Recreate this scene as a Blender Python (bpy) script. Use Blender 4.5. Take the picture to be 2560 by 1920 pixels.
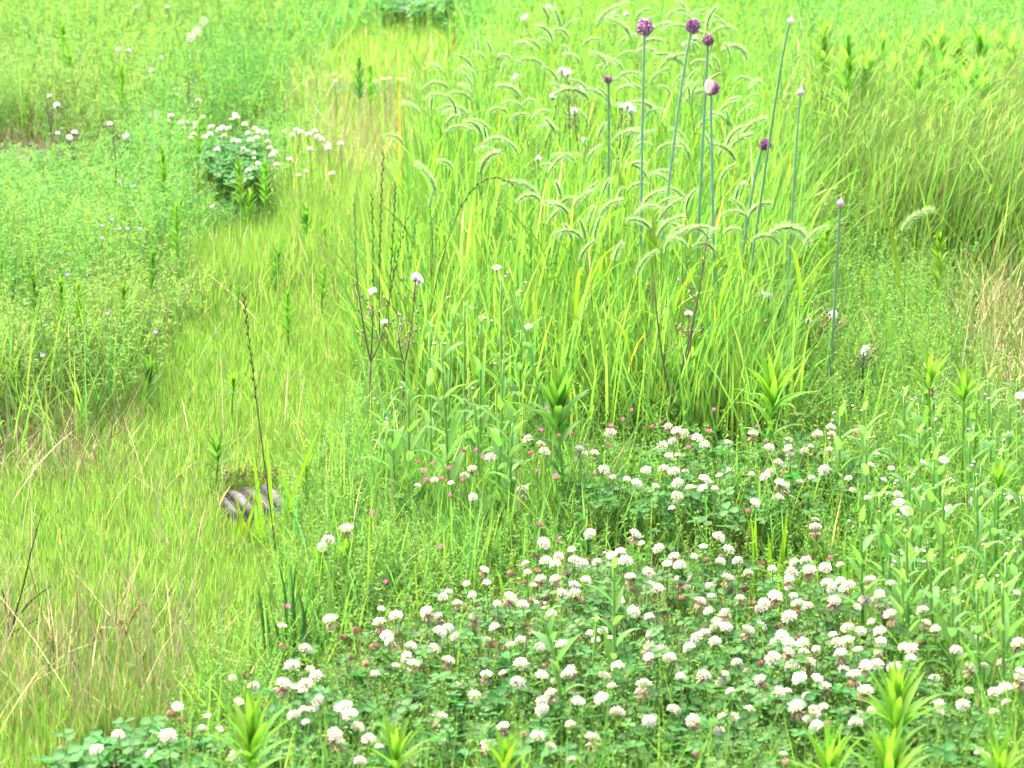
import bpy, math, random
import numpy as np
from mathutils import Vector, Matrix, Euler

random.seed(7); rng = np.random.default_rng(7)
R = math.radians
sc = bpy.context.scene
for o in list(bpy.data.objects): bpy.data.objects.remove(o)
COL = sc.collection

# ------------------------------------------------------------------ camera
CAM_H, PITCH, FPX = 1.44, R(15.0), 6350.0
cam = bpy.data.cameras.new('camera'); cam_o = bpy.data.objects.new('camera', cam); COL.objects.link(cam_o)
cam.sensor_width = 36; cam.lens = 36 * FPX / 2560; cam.clip_start = 0.1; cam.clip_end = 2000
cam_o.location = (0, 0, CAM_H); cam_o.rotation_euler = (math.pi / 2 - PITCH, 0, 0)
cam.dof.use_dof = True; cam.dof.focus_distance = 4.7; cam.dof.aperture_fstop = 11
sc.camera = cam_o

# ------------------------------------------------------------------ light
SUN_EL, SUN_AZ = R(60), R(-35)          # azimuth measured from +Y (view direction) towards +X
w = bpy.data.worlds.new('World'); sc.world = w; w.use_nodes = True
nt = w.node_tree; bg = nt.nodes['Background']
sky = nt.nodes.new('ShaderNodeTexSky'); sky.sky_type = 'NISHITA'; sky.sun_disc = False
sky.sun_elevation = SUN_EL; sky.sun_rotation = SUN_AZ
sky.air_density = 1.0; sky.dust_density = 9.0; sky.ozone_density = 0.3
nt.links.new(sky.outputs[0], bg.inputs[0]); bg.inputs[1].default_value = 0.15
sl = bpy.data.lights.new('sun', 'SUN'); so = bpy.data.objects.new('sun', sl); COL.objects.link(so)
sl.energy = 1.2; sl.angle = R(30); sl.color = (1, 0.94, 0.84)
sd = Vector((math.sin(SUN_AZ) * math.cos(SUN_EL), math.cos(SUN_AZ) * math.cos(SUN_EL), math.sin(SUN_EL)))
so.rotation_euler = sd.to_track_quat('Z', 'Y').to_euler(); so.location = sd * 30
sc.view_settings.view_transform = 'Standard'; sc.view_settings.look = 'None'
sc.view_settings.exposure = 2.55; sc.view_settings.gamma = 1
sc.render.engine = 'CYCLES'
cy = sc.cycles
cy.max_bounces = 10; cy.diffuse_bounces = 7; cy.glossy_bounces = 2; cy.transmission_bounces = 8; cy.transparent_max_bounces = 4
cy.caustics_reflective = False; cy.caustics_refractive = False

# ------------------------------------------------------------------ pixel <-> place
CP, SP = math.cos(PITCH), math.sin(PITCH)
def ray(px, py):
    u = np.asarray(px, float) - 1280; v = 960 - np.asarray(py, float)
    return u, FPX * CP + v * SP, -FPX * SP + v * CP
def at_z(px, py, z=0.0):
    dx, dy, dz = ray(px, py); t = (z - CAM_H) / dz
    return dx * t, dy * t, z + 0 * t
def at_y(px, py, Y):
    dx, dy, dz = ray(px, py); t = Y / dy
    return Vector((float(dx * t), float(Y), float(CAM_H + dz * t)))
def proj(p):
    x, y, z = p[0], p[1], p[2] - CAM_H
    d = y * CP - z * SP; up = y * SP + z * CP
    return 1280 + FPX * x / d, 960 - FPX * up / d
KV, KR = 2560 / 2212, 860 / 2212
def V(x, y): return (x * KV, y * KV)
RO = {1: (0, 0), 2: (850, 0), 3: (1700, 0), 4: (0, 640), 5: (850, 640), 6: (1700, 640), 7: (0, 1280), 8: (850, 1280), 9: (1700, 1280)}
def Q(r, x, y): return (RO[r][0] + x * KR, RO[r][1] + y * KR)
def poly(*pts): return np.array([V(*p) for p in pts])
def inside(P, x, y):
    c = np.zeros(len(x), bool); n = len(P)
    for i in range(n):
        x1, y1 = P[i]; x2, y2 = P[(i + 1) % n]
        m = (y1 > y) != (y2 > y)
        with np.errstate(divide='ignore', invalid='ignore'):
            xi = (x2 - x1) * (y - y1) / (y2 - y1) + x1
        c ^= m & (x < xi)
    return c

# ------------------------------------------------------------------ materials
def mat(name, kind, rough=0.5, trans=0.4, tcol=(1.1, 1.2, 0.85), spec=0.35, noise=0.25, nscale=60, flat=None, bump=0):
    m = bpy.data.materials.new(name); m.use_nodes = True; t = m.node_tree; N = t.nodes; L = t.links
    b = N['Principled BSDF']; out = N['Material Output']
    b.inputs['Roughness'].default_value = rough; b.inputs['Specular IOR Level'].default_value = spec
    if flat is None:
        a = N.new('ShaderNodeAttribute'); a.attribute_name = 'Col'; base = a.outputs['Color']
    else:
        a = N.new('ShaderNodeRGB'); a.outputs[0].default_value = (*flat, 1); base = a.outputs[0]
    oi = N.new('ShaderNodeObjectInfo')
    tc = N.new('ShaderNodeTexCoord'); nz = N.new('ShaderNodeTexNoise'); nz.inputs['Scale'].default_value = nscale
    nz.inputs['Detail'].default_value = 3
    L.new(tc.outputs['Object'], nz.inputs['Vector'])
    mr = N.new('ShaderNodeMapRange'); mr.inputs[1].default_value = 0.3; mr.inputs[2].default_value = 0.7
    mr.inputs[3].default_value = 1 - noise; mr.inputs[4].default_value = 1 + noise
    L.new(nz.outputs['Fac'], mr.inputs[0])
    r2 = N.new('ShaderNodeMapRange'); r2.inputs[3].default_value = 0.85; r2.inputs[4].default_value = 1.15
    L.new(oi.outputs['Random'], r2.inputs[0])
    mm = N.new('ShaderNodeMath'); mm.operation = 'MULTIPLY'; L.new(mr.outputs[0], mm.inputs[0]); L.new(r2.outputs[0], mm.inputs[1])
    hs = N.new('ShaderNodeHueSaturation'); L.new(base, hs.inputs['Color']); L.new(mm.outputs[0], hs.inputs['Value'])
    r3 = N.new('ShaderNodeMapRange'); r3.inputs[3].default_value = 0.488; r3.inputs[4].default_value = 0.512
    L.new(oi.outputs['Random'], r3.inputs[0]); L.new(r3.outputs[0], hs.inputs['Hue'])
    L.new(hs.outputs[0], b.inputs['Base Color'])
    if bump:
        bp = N.new('ShaderNodeBump'); bp.inputs['Strength'].default_value = bump; bp.inputs['Distance'].default_value = 0.004
        L.new(nz.outputs['Fac'], bp.inputs['Height']); L.new(bp.outputs[0], b.inputs['Normal'])
    if trans > 0:
        tr = N.new('ShaderNodeBsdfTranslucent'); mx = N.new('ShaderNodeMixShader'); mx.inputs[0].default_value = trans
        tint = N.new('ShaderNodeMix'); tint.data_type = 'RGBA'; tint.blend_type = 'MULTIPLY'; tint.inputs[0].default_value = 1
        L.new(hs.outputs[0], tint.inputs[6]); tint.inputs[7].default_value = (*tcol, 1)
        L.new(tint.outputs[2], tr.inputs['Color'])
        L.new(b.outputs[0], mx.inputs[1]); L.new(tr.outputs[0], mx.inputs[2]); L.new(mx.outputs[0], out.inputs[0])
    return m
M = {
    'grass': mat('grass_blade', 'leaf', rough=0.6, trans=0.58, nscale=25, noise=0.12, spec=0.2),
    'leaf': mat('herb_leaf', 'leaf', rough=0.55, trans=0.54, nscale=120, noise=0.12, spec=0.22),
    'clover': mat('clover_leaf', 'leaf', rough=0.5, trans=0.42, nscale=90, noise=0.2, spec=0.14),
    'petal': mat('petal', 'petal', rough=0.6, trans=0.3, tcol=(1, 1, 0.95), noise=0.05, nscale=200),
    'stem': mat('stem', 'stem', rough=0.5, trans=0.0, noise=0.15, nscale=80),
    'dry': mat('dry_stalk', 'dry', rough=0.8, trans=0.1, noise=0.25, nscale=90, spec=0.2),
    'fluff': mat('fluff', 'petal', rough=0.9, trans=0.35, tcol=(1, 1, 1), noise=0.0, spec=0.1),
    'stone': mat('weathered_stone', 'stone', rough=0.85, trans=0, noise=0.45, nscale=45, bump=0.8, spec=0.2),
}
def soil_mat():
    m = bpy.data.materials.new('soil_and_thatch'); m.use_nodes = True; t = m.node_tree; N = t.nodes; L = t.links
    b = N['Principled BSDF']; b.inputs['Roughness'].default_value = 0.95; b.inputs['Specular IOR Level'].default_value = 0.1
    tc = N.new('ShaderNodeTexCoord')
    n1 = N.new('ShaderNodeTexNoise'); n1.inputs['Scale'].default_value = 2.2; n1.inputs['Detail'].default_value = 6
    n2 = N.new('ShaderNodeTexNoise'); n2.inputs['Scale'].default_value = 70; n2.inputs['Detail'].default_value = 5
    for n in (n1, n2): L.new(tc.outputs['Object'], n.inputs['Vector'])
    r1 = N.new('ShaderNodeValToRGB'); e = r1.color_ramp.elements
    e[0].position = 0.35; e[0].color = (0.15, 0.12, 0.07, 1); e[1].position = 0.62; e[1].color = (0.13, 0.17, 0.05, 1)
    r2 = N.new('ShaderNodeValToRGB'); e = r2.color_ramp.elements
    e[0].position = 0.3; e[0].color = (0.09, 0.075, 0.05, 1); e[1].position = 0.75; e[1].color = (0.30, 0.27, 0.15, 1)
    L.new(n1.outputs['Fac'], r1.inputs[0]); L.new(n2.outputs['Fac'], r2.inputs[0])
    mx = N.new('ShaderNodeMix'); mx.data_type = 'RGBA'; mx.inputs[0].default_value = 0.45
    L.new(r1.outputs[0], mx.inputs[6]); L.new(r2.outputs[0], mx.inputs[7]); L.new(mx.outputs[2], b.inputs['Base Color'])
    bp = N.new('ShaderNodeBump'); bp.inputs['Strength'].default_value = 0.8; bp.inputs['Distance'].default_value = 0.01
    L.new(n2.outputs['Fac'], bp.inputs['Height']); L.new(bp.outputs[0], b.inputs['Normal'])
    return m
M['soil'] = soil_mat()

# ------------------------------------------------------------------ mesh helpers
def np_mesh(name, verts, faces_list, cols, m, smooth=False):
    """verts (n,3), faces_list: arrays (k,3) / (k,4), cols (n,3)"""
    me = bpy.data.meshes.new(name)
    verts = np.ascontiguousarray(verts, np.float32)
    me.vertices.add(len(verts)); me.vertices.foreach_set('co', verts.ravel())
    loops = np.concatenate([f.ravel() for f in faces_list]).astype(np.int32)
    tot = np.concatenate([np.full(len(f), f.shape[1], np.int32) for f in faces_list])
    start = np.concatenate([[0], np.cumsum(tot)[:-1]]).astype(np.int32)
    me.loops.add(len(loops)); me.loops.foreach_set('vertex_index', loops)
    me.polygons.add(len(tot)); me.polygons.foreach_set('loop_start', start); me.polygons.foreach_set('loop_total', tot)
    if smooth: me.polygons.foreach_set('use_smooth', np.ones(len(tot), bool))
    a = me.color_attributes.new('Col', 'FLOAT_COLOR', 'POINT')
    c4 = np.ones((len(verts), 4), np.float32); c4[:, :3] = cols; a.data.foreach_set('color', c4.ravel())
    me.materials.append(m); me.update(calc_edges=True); me.validate()
    return me

class MB:
    def __init__(s): s.v = []; s.f = []; s.c = []
    def add(s, vs, fs, col):
        b = len(s.v); s.v += [tuple(x) for x in vs]; s.f += [tuple(i + b for i in f) for f in fs]
        if isinstance(col, list): s.c += col
        else: s.c += [col] * len(vs)
    def tube(s, pts, rad, col, n=5, cap=True):
        pts = [Vector(p) for p in pts]
        if not hasattr(rad, '__len__'): rad = [rad] * len(pts)
        vs = []; fs = []
        for i, p in enumerate(pts):
            d = (pts[min(i + 1, len(pts) - 1)] - pts[max(i - 1, 0)]).normalized()
            a = d.orthogonal().normalized() if i == 0 else (a - d * a.dot(d)).normalized()
            b = d.cross(a)
            for k in range(n):
                t = 2 * math.pi * k / n; vs.append(p + (a * math.cos(t) + b * math.sin(t)) * rad[i])
        for i in range(len(pts) - 1):
            for k in range(n):
                fs.append((i * n + k, i * n + (k + 1) % n, (i + 1) * n + (k + 1) % n, (i + 1) * n + k))
        if cap: fs.append(tuple(range((len(pts) - 1) * n, len(pts) * n)))
        s.add(vs, fs, col)
    def spindle(s, p, q, r, col, col2=None, mid=0.6, n=4):
        p = Vector(p); q = Vector(q); d = (q - p); a = d.orthogonal().normalized(); b = d.normalized().cross(a); m_ = p + d * mid
        vs = [p] + [m_ + (a * math.cos(2 * math.pi * k / n) + b * math.sin(2 * math.pi * k / n)) * r for k in range(n)] + [q]
        fs = []
        for k in range(n):
            k2 = (k + 1) % n; fs += [(0, 1 + k2, 1 + k), (n + 1, 1 + k, 1 + k2)]
        col2 = col2 or col
        s.add(vs, fs, [col] + [col2] * n + [col2])
    def hair(s, p, q, wd, col):
        p = Vector(p); q = Vector(q); a = (q - p).cross(Vector((random.gauss(0, 1), random.gauss(0, 1), random.gauss(0, 1)))).normalized() * wd
        s.add([p + a, p - a, q], [(0, 1, 2)], col)
    def ell(s, c, rx, ry, rz, col, nu=8, nv=5, col2=None):
        vs = [(c[0], c[1], c[2] - rz)]; cs = [col]
        for i in range(1, nv):
            t = -math.pi / 2 + math.pi * i / nv
            for k in range(nu):
                f = 2 * math.pi * k / nu
                vs.append((c[0] + rx * math.cos(t) * math.cos(f), c[1] + ry * math.cos(t) * math.sin(f), c[2] + rz * math.sin(t)))
                cs.append(col2 if (col2 and t > 0.2) else col)
        vs.append((c[0], c[1], c[2] + rz)); cs.append(col2 or col)
        fs = [(0, 1 + (k + 1) % nu, 1 + k) for k in range(nu)]
        for i in range(nv - 2):
            for k in range(nu):
                a = 1 + i * nu; fs.append((a + k, a + (k + 1) % nu, a + nu + (k + 1) % nu, a + nu + k))
        a = 1 + (nv - 2) * nu; e = len(vs) - 1
        fs += [(a + k, a + (k + 1) % nu, e) for k in range(nu)]
        s.add(vs, fs, cs)
    def lance(s, L, W, col, droop=0.3, fold=0.15, nseg=5, prof=None, mt=None, twist=0.0):
        """leaf growing along +Z, bending towards +X; mt places it"""
        vs = []; fs = []
        x = z = 0.0
        for i in range(nseg + 1):
            t = i / nseg; a = droop * t * t * 1.4
            if i: x += L / nseg * math.sin(a); z += L / nseg * math.cos(a)
            wd = W * (prof(t) if prof else (math.sin(math.pi * (0.06 + 0.94 * t ** 0.8)) * (1 - 0.15 * t)))
            if i == nseg: wd = W * 0.02
            tw = twist * t; cx, sx = math.cos(tw), math.sin(tw)
            f = wd * fold
            for yy, ff in ((-wd, -f), (0, f), (wd, -f)):
                vs.append(Vector((x + ff * math.cos(a) + yy * sx, yy * cx, z - ff * math.sin(a))))
        for i in range(nseg):
            b = i * 3; fs += [(b, b + 1, b + 4, b + 3), (b + 1, b + 2, b + 5, b + 4)]
        if mt is not None: vs = [mt @ v for v in vs]
        s.add(vs, fs, col)
    def mesh(s, name, m, smooth=True):
        me = bpy.data.meshes.new(name); me.from_pydata(s.v, [], s.f)
        if smooth: me.polygons.foreach_set('use_smooth', [True] * len(me.polygons))
        a = me.color_attributes.new('Col', 'FLOAT_COLOR', 'POINT')
        a.data.foreach_set('color', [x for c in s.c for x in (c[0], c[1], c[2], 1.0)])
        me.materials.append(m); me.update(); return me
def obj(name, me, parent=None, loc=(0, 0, 0), rot=(0, 0, 0), scl=None):
    o = bpy.data.objects.new(name, me); COL.objects.link(o)
    if parent: o.parent = parent
    o.location = loc; o.rotation_euler = rot
    if scl is not None: o.scale = scl if hasattr(scl, '__len__') else (scl, scl, scl)
    return o
def tag(o, label=None, cat=None, group=None, kind=None):
    if label: o['label'] = label
    if cat: o['category'] = cat
    if group: o['group'] = group
    if kind: o['kind'] = kind
    return o
def thing(name, loc, cat, label=None, group=None, rz=0):
    o = bpy.data.objects.new(name, None); COL.objects.link(o); o.location = loc; o.rotation_euler = (0, 0, rz)
    o.empty_display_size = 0.02; o['kind'] = 'thing'
    return tag(o, label, cat, group)
def vary(c, a=0.12):
    k = random.uniform(1 - a, 1 + a); return (c[0] * k * random.uniform(0.94, 1.06), c[1] * k, c[2] * k * random.uniform(0.9, 1.1))
def bez(a, b, c, n=8):
    a, b, c = Vector(a), Vector(b), Vector(c)
    return [a * (1 - t) ** 2 + b * 2 * t * (1 - t) + c * t * t for t in [i / (n - 1) for i in range(n)]]
REG = []      # (object, key, px, py)
def reg(o, key, px, py): REG.append((o, key, px, py))

# colours (linear)
LIME = np.array((0.175, 0.30, 0.048)); GREEN = np.array((0.108, 0.26, 0.050)); COOL = np.array((0.108, 0.265, 0.066))
OLIVE = np.array((0.165, 0.265, 0.055)); STRAW = np.array((0.38, 0.335, 0.18)); BROWN = np.array((0.16, 0.115, 0.07))

# ------------------------------------------------------------------ zones of the meadow (ground outlines)
Z_LIME = poly((430, 690), (560, 640), (700, 620), (800, 640), (800, 900), (700, 1020), (640, 1150), (640, 1320), (560, 1480), (440, 1560), (200, 1640), (150, 1800), (-400, 1850), (-400, 1060), (200, 1040), (260, 900), (330, 760))
Z_HERB = poly((-500, -30), (330, -60), (640, 40), (640, 180), (600, 260), (640, 330), (600, 440), (520, 520), (380, 590), (430, 690), (330, 760), (260, 900), (200, 1020), (-500, 1060))
Z_YELLOW = poly((600, 215), (700, 90), (920, 60), (1000, 120), (930, 260), (900, 420), (820, 460), (640, 430), (640, 330))
Z_OLIVE = poly((520, 520), (600, 440), (820, 460), (900, 420), (960, 560), (1050, 720), (1000, 820), (800, 800), (800, 640), (700, 620), (560, 640), (430, 690), (380, 590))
Z_FOX = poly((900, 470), (960, 270), (1060, 170), (1250, 60), (1650, 50), (1720, 250), (1720, 560), (1660, 760), (1600, 930), (1500, 960), (1260, 940), (1080, 800), (940, 640))
Z_RYE = poly((1700, 360), (1850, 340), (2300, 360), (2560, 370), (2560, 680), (2140, 650), (1860, 580), (1760, 460))
Z_BACK = poly((-500, -70), (2900, -70), (2900, 370), (2300, 370), (1850, 350), (1700, 360), (1680, 120), (1500, 40), (1250, 60), (1060, 170), (1000, 120), (920, 60), (700, 90), (640, 200), (640, 40), (330, -60))
Z_FROTH = poly((1000, 820), (1080, 800), (1260, 940), (1500, 960), (1600, 930), (1660, 760), (1750, 440), (1860, 560), (2140, 640), (2560, 660), (2700, 1900), (400, 1900), (440, 1560), (560, 1480), (640, 1320), (640, 1150), (700, 1020), (800, 900))
Z_DRYR = poly((2080, 640), (2500, 600), (2500, 1060), (2180, 1000), (2060, 820))
CLOV = [poly((560, 1540), (820, 1370), (1100, 1280), (1330, 1200), (1560, 1220), (1780, 1260), (1980, 1330), (2010, 1480), (2120, 1560), (2120, 1800), (480, 1800), (500, 1620)),
        poly((1250, 1010), (1600, 965), (1880, 985), (1960, 1080), (1500, 1120), (1230, 1080)),
        poly((120, 1640), (400, 1580), (460, 1680), (440, 1800), (100, 1800))]
CLUMPS = [poly((440, 330), (575, 325), (590, 400), (550, 425), (480, 425)), poly((815, -10), (990, -10), (990, 45), (815, 45))]
THIN = [poly((40, 1340), (420, 1380), (500, 1500), (400, 1560), (200, 1540), (-60, 1520), (-60, 1400)), poly((-80, 930), (190, 900), (260, 1000), (120, 1070), (-80, 1080))]
PIT = (635.0, 1245.0)     # the hollow with the ridged block

def low(px, py):
    f = np.ones(len(px))
    f = np.where((px < 330) & (py > 380) & (py < 620), 0.35, f)            # before the bare soil
    f = np.where((px > 480) & (px < 710) & (py > 380) & (py < 660), 0.6, f)   # before the dark clover clump
    f = np.where((px > 540) & (px < 730) & (py > 1300) & (py < 1480), 0.6, f) # before the ridged block
    f = np.where((px > 620) & (px < 800) & (py > 1540) & (py < 1800), 0.55, f) # round the onion leaves
    return f
def mounds(X, Y):
    return 1 + 0.38 * np.sin(X * 4.3 + 1.3 * np.sin(Y * 1.9)) * np.sin(Y * 3.1 + X * 1.7) + 0.2 * np.sin(X * 9.1 - Y * 5.3)
def scatter(n, polys, power=1.3, excl=(), box=(-380, -40, 2940, 2250), pit=True, soil=True, jit=40):
    out_x = []; out_y = []; got = 0
    zmax = at_z(0, box[1])[1] ** power
    tries = 0
    while got < n and tries < 60:
        tries += 1
        k = n * 6
        px = rng.uniform(box[0], box[2], k); py = rng.uniform(box[1], box[3], k)
        _, Y, _ = at_z(px, py); keep = rng.uniform(0, 1, k) < (Y ** power) / zmax
        px, py = px[keep], py[keep]
        jx = px + rng.normal(0, jit, len(px)); jy = py + rng.normal(0, jit * .65, len(px))
        m = np.zeros(len(px), bool)
        for P in polys: m |= inside(P, jx, jy)
        for P in excl: m &= ~inside(P, jx, jy)
        if pit: m &= ((px - PIT[0]) / 84) ** 2 + ((py - PIT[1] - 32) / 56) ** 2 > 1
        if soil: m &= ((px - 40) / 130) ** 2 + ((py - 395) / 36) ** 2 > 1
        px, py = px[m], py[m]; out_x.append(px); out_y.append(py); got += len(px)
    px = np.concatenate(out_x)[:n]; py = np.concatenate(out_y)[:n]
    X, Y, _ = at_z(px, py)
    return X, Y, px, py

def mixcol(n, cols, wts, var=0.14):
    idx = rng.choice(len(cols), n, p=np.array(wts) / sum(wts)); c = np.array(cols)[idx]
    return c * rng.normal(1, var, (n, 1)).clip(0.6, 1.5) * rng.normal(1, 0.05, (n, 3))

def blades(X, Y, h, wd, lean, bend, cols, nseg=3, az=None, z0=0.0):
    n = len(X); az = rng.uniform(0, 2 * np.pi, n) if az is None else az
    face = az + np.pi / 2 + rng.normal(0, 0.6, n)
    rows = nseg; V_ = np.zeros((n, 2 * nseg + 1, 3)); x = np.zeros(n); z = np.zeros(n) + z0
    dx, dy = np.cos(az), np.sin(az); fx, fy = np.cos(face), np.sin(face)
    for i in range(nseg + 1):
        t = i / nseg; a = lean + bend * t
        if i: x = x + h / nseg * np.sin(a); z = z + h / nseg * np.cos(a)
        ww = wd * (1 - 0.75 * t ** 1.6) * (0.8 if i == 0 else 1)
        if i < nseg:
            V_[:, 2 * i, 0] = X + dx * x - fx * ww; V_[:, 2 * i, 1] = Y + dy * x - fy * ww; V_[:, 2 * i, 2] = z
            V_[:, 2 * i + 1, 0] = X + dx * x + fx * ww; V_[:, 2 * i + 1, 1] = Y + dy * x + fy * ww; V_[:, 2 * i + 1, 2] = z
        else:
            V_[:, 2 * i, 0] = X + dx * x; V_[:, 2 * i, 1] = Y + dy * x; V_[:, 2 * i, 2] = z
    k = 2 * nseg + 1; base = (np.arange(n) * k)[:, None]
    quads = np.concatenate([base + np.array([2 * i, 2 * i + 1, 2 * i + 3, 2 * i + 2]) for i in range(nseg - 1)]) if nseg > 1 else np.zeros((0, 4), int)
    tris = base + np.array([2 * nseg - 2, 2 * nseg - 1, 2 * nseg])
    return V_.reshape(-1, 3), quads, tris, np.repeat(cols, k, axis=0)

def sprigs(X, Y, h, k, ll, cols, tipcols, lean=0.25, bend=0.5, sw=0.0009, aspect=0.34, up=(-0.3, 0.9), low=0.2):
    """upright thin stems set with small leaflets"""
    n = len(X); az = rng.uniform(0, 2 * np.pi, n); le = np.abs(rng.normal(0, lean, n)); be = np.abs(rng.normal(0, bend, n))
    va, qa, ta, ca = blades(X, Y, h, np.full(n, sw) * (1 + Y / 6), le, be, cols * 0.9, 3, az)
    t = rng.uniform(low, 1.02, (n, k)); a = le[:, None] + be[:, None] * t / 2
    px = X[:, None] + np.cos(az)[:, None] * np.sin(a) * h[:, None] * t; py = Y[:, None] + np.sin(az)[:, None] * np.sin(a) * h[:, None] * t
    pz = np.cos(a) * h[:, None] * t
    f = rng.uniform(0, 2 * np.pi, (n, k)); e = rng.uniform(up[0], up[1], (n, k)); L = (ll[:, None] * rng.uniform(0.6, 1.3, (n, k))) * (1.15 - 0.5 * t)
    d = np.stack([np.cos(e) * np.cos(f), np.cos(e) * np.sin(f), np.sin(e)], -1)
    s = np.stack([-np.sin(f), np.cos(f), rng.normal(0, 0.5, (n, k))], -1)
    s /= np.linalg.norm(s, axis=-1, keepdims=True)
    p = np.stack([px, py, pz], -1); W = (L * aspect)[..., None]; L = L[..., None]
    q = np.stack([p, p + d * L * 0.55 + s * W, p + d * L - np.array([0, 0, 1]) * L * 0.15, p + d * L * 0.55 - s * W], 2)
    vb = q.reshape(-1, 3); m = n * k; qb = (np.arange(m) * 4)[:, None] + np.array([0, 1, 2, 3])
    tt = (t[..., None] ** 2); cb = cols[:, None, :] * (1 - tt) + tipcols[:, None, :] * tt
    cb = (cb * rng.normal(1, 0.1, (n, k, 1)))
    cb = np.repeat(cb.reshape(-1, 3), 4, axis=0)
    o = len(va)
    return np.concatenate([va, vb]), np.concatenate([qa, qb + o]), ta, np.concatenate([ca, cb])

def stuff(name, label, cat, data, m):
    v, q, t, c = data
    o = obj(name, np_mesh(name, v, [q, t], c.clip(0, 1), m)); tag(o, label, cat, None, 'stuff'); return o
def join(*ds):
    o = 0; v = []; q = []; t = []; c = []
    for a, b, d, e in ds:
        v.append(a); q.append(b + o); t.append(d + o); c.append(e); o += len(a)
    return np.concatenate(v), np.concatenate(q), np.concatenate(t), np.concatenate(c)
U = rng.uniform
def NN(m, s, n, lo=None):
    a = rng.normal(m, s, n); return a.clip(lo if lo is not None else m * 0.4, None)

# ================================================================== ground
pit_x, pit_y, _ = at_z(*PIT)
def ground():
    xs = np.concatenate([[-120, -60, -30, -15, -8], np.linspace(-4, 4, 101), [8, 15, 30, 60, 120]])
    ys = np.concatenate([[-10, 0, 1.5], np.linspace(2.4, 14, 141), [18, 25, 40, 80, 160, 300]])
    gx, gy = np.meshgrid(xs, ys)
    z = -0.012 + 0.006 * np.sin(gx * 5.1 + gy * 2.3) + 0.006 * np.sin(gx * 2.3 - gy * 6.7)
    dd = np.sqrt(((gx - pit_x) / 0.10) ** 2 + ((gy - pit_y) / 0.22) ** 2)
    z -= 0.045 * np.clip(1.25 - dd, 0, 0.6) / 0.6
    v = np.stack([gx, gy, z], -1).reshape(-1, 3); nx = len(xs); ny = len(ys)
    i = (np.arange(ny - 1)[:, None] * nx + np.arange(nx - 1)[None]).ravel()
    f = np.stack([i, i + 1, i + nx + 1, i + nx], -1)
    o = obj('ground', np_mesh('ground', v, [f], np.tile((0.1, 0.09, 0.04), (len(v), 1)), M['soil'], True)); o['kind'] = 'structure'
ground()

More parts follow.
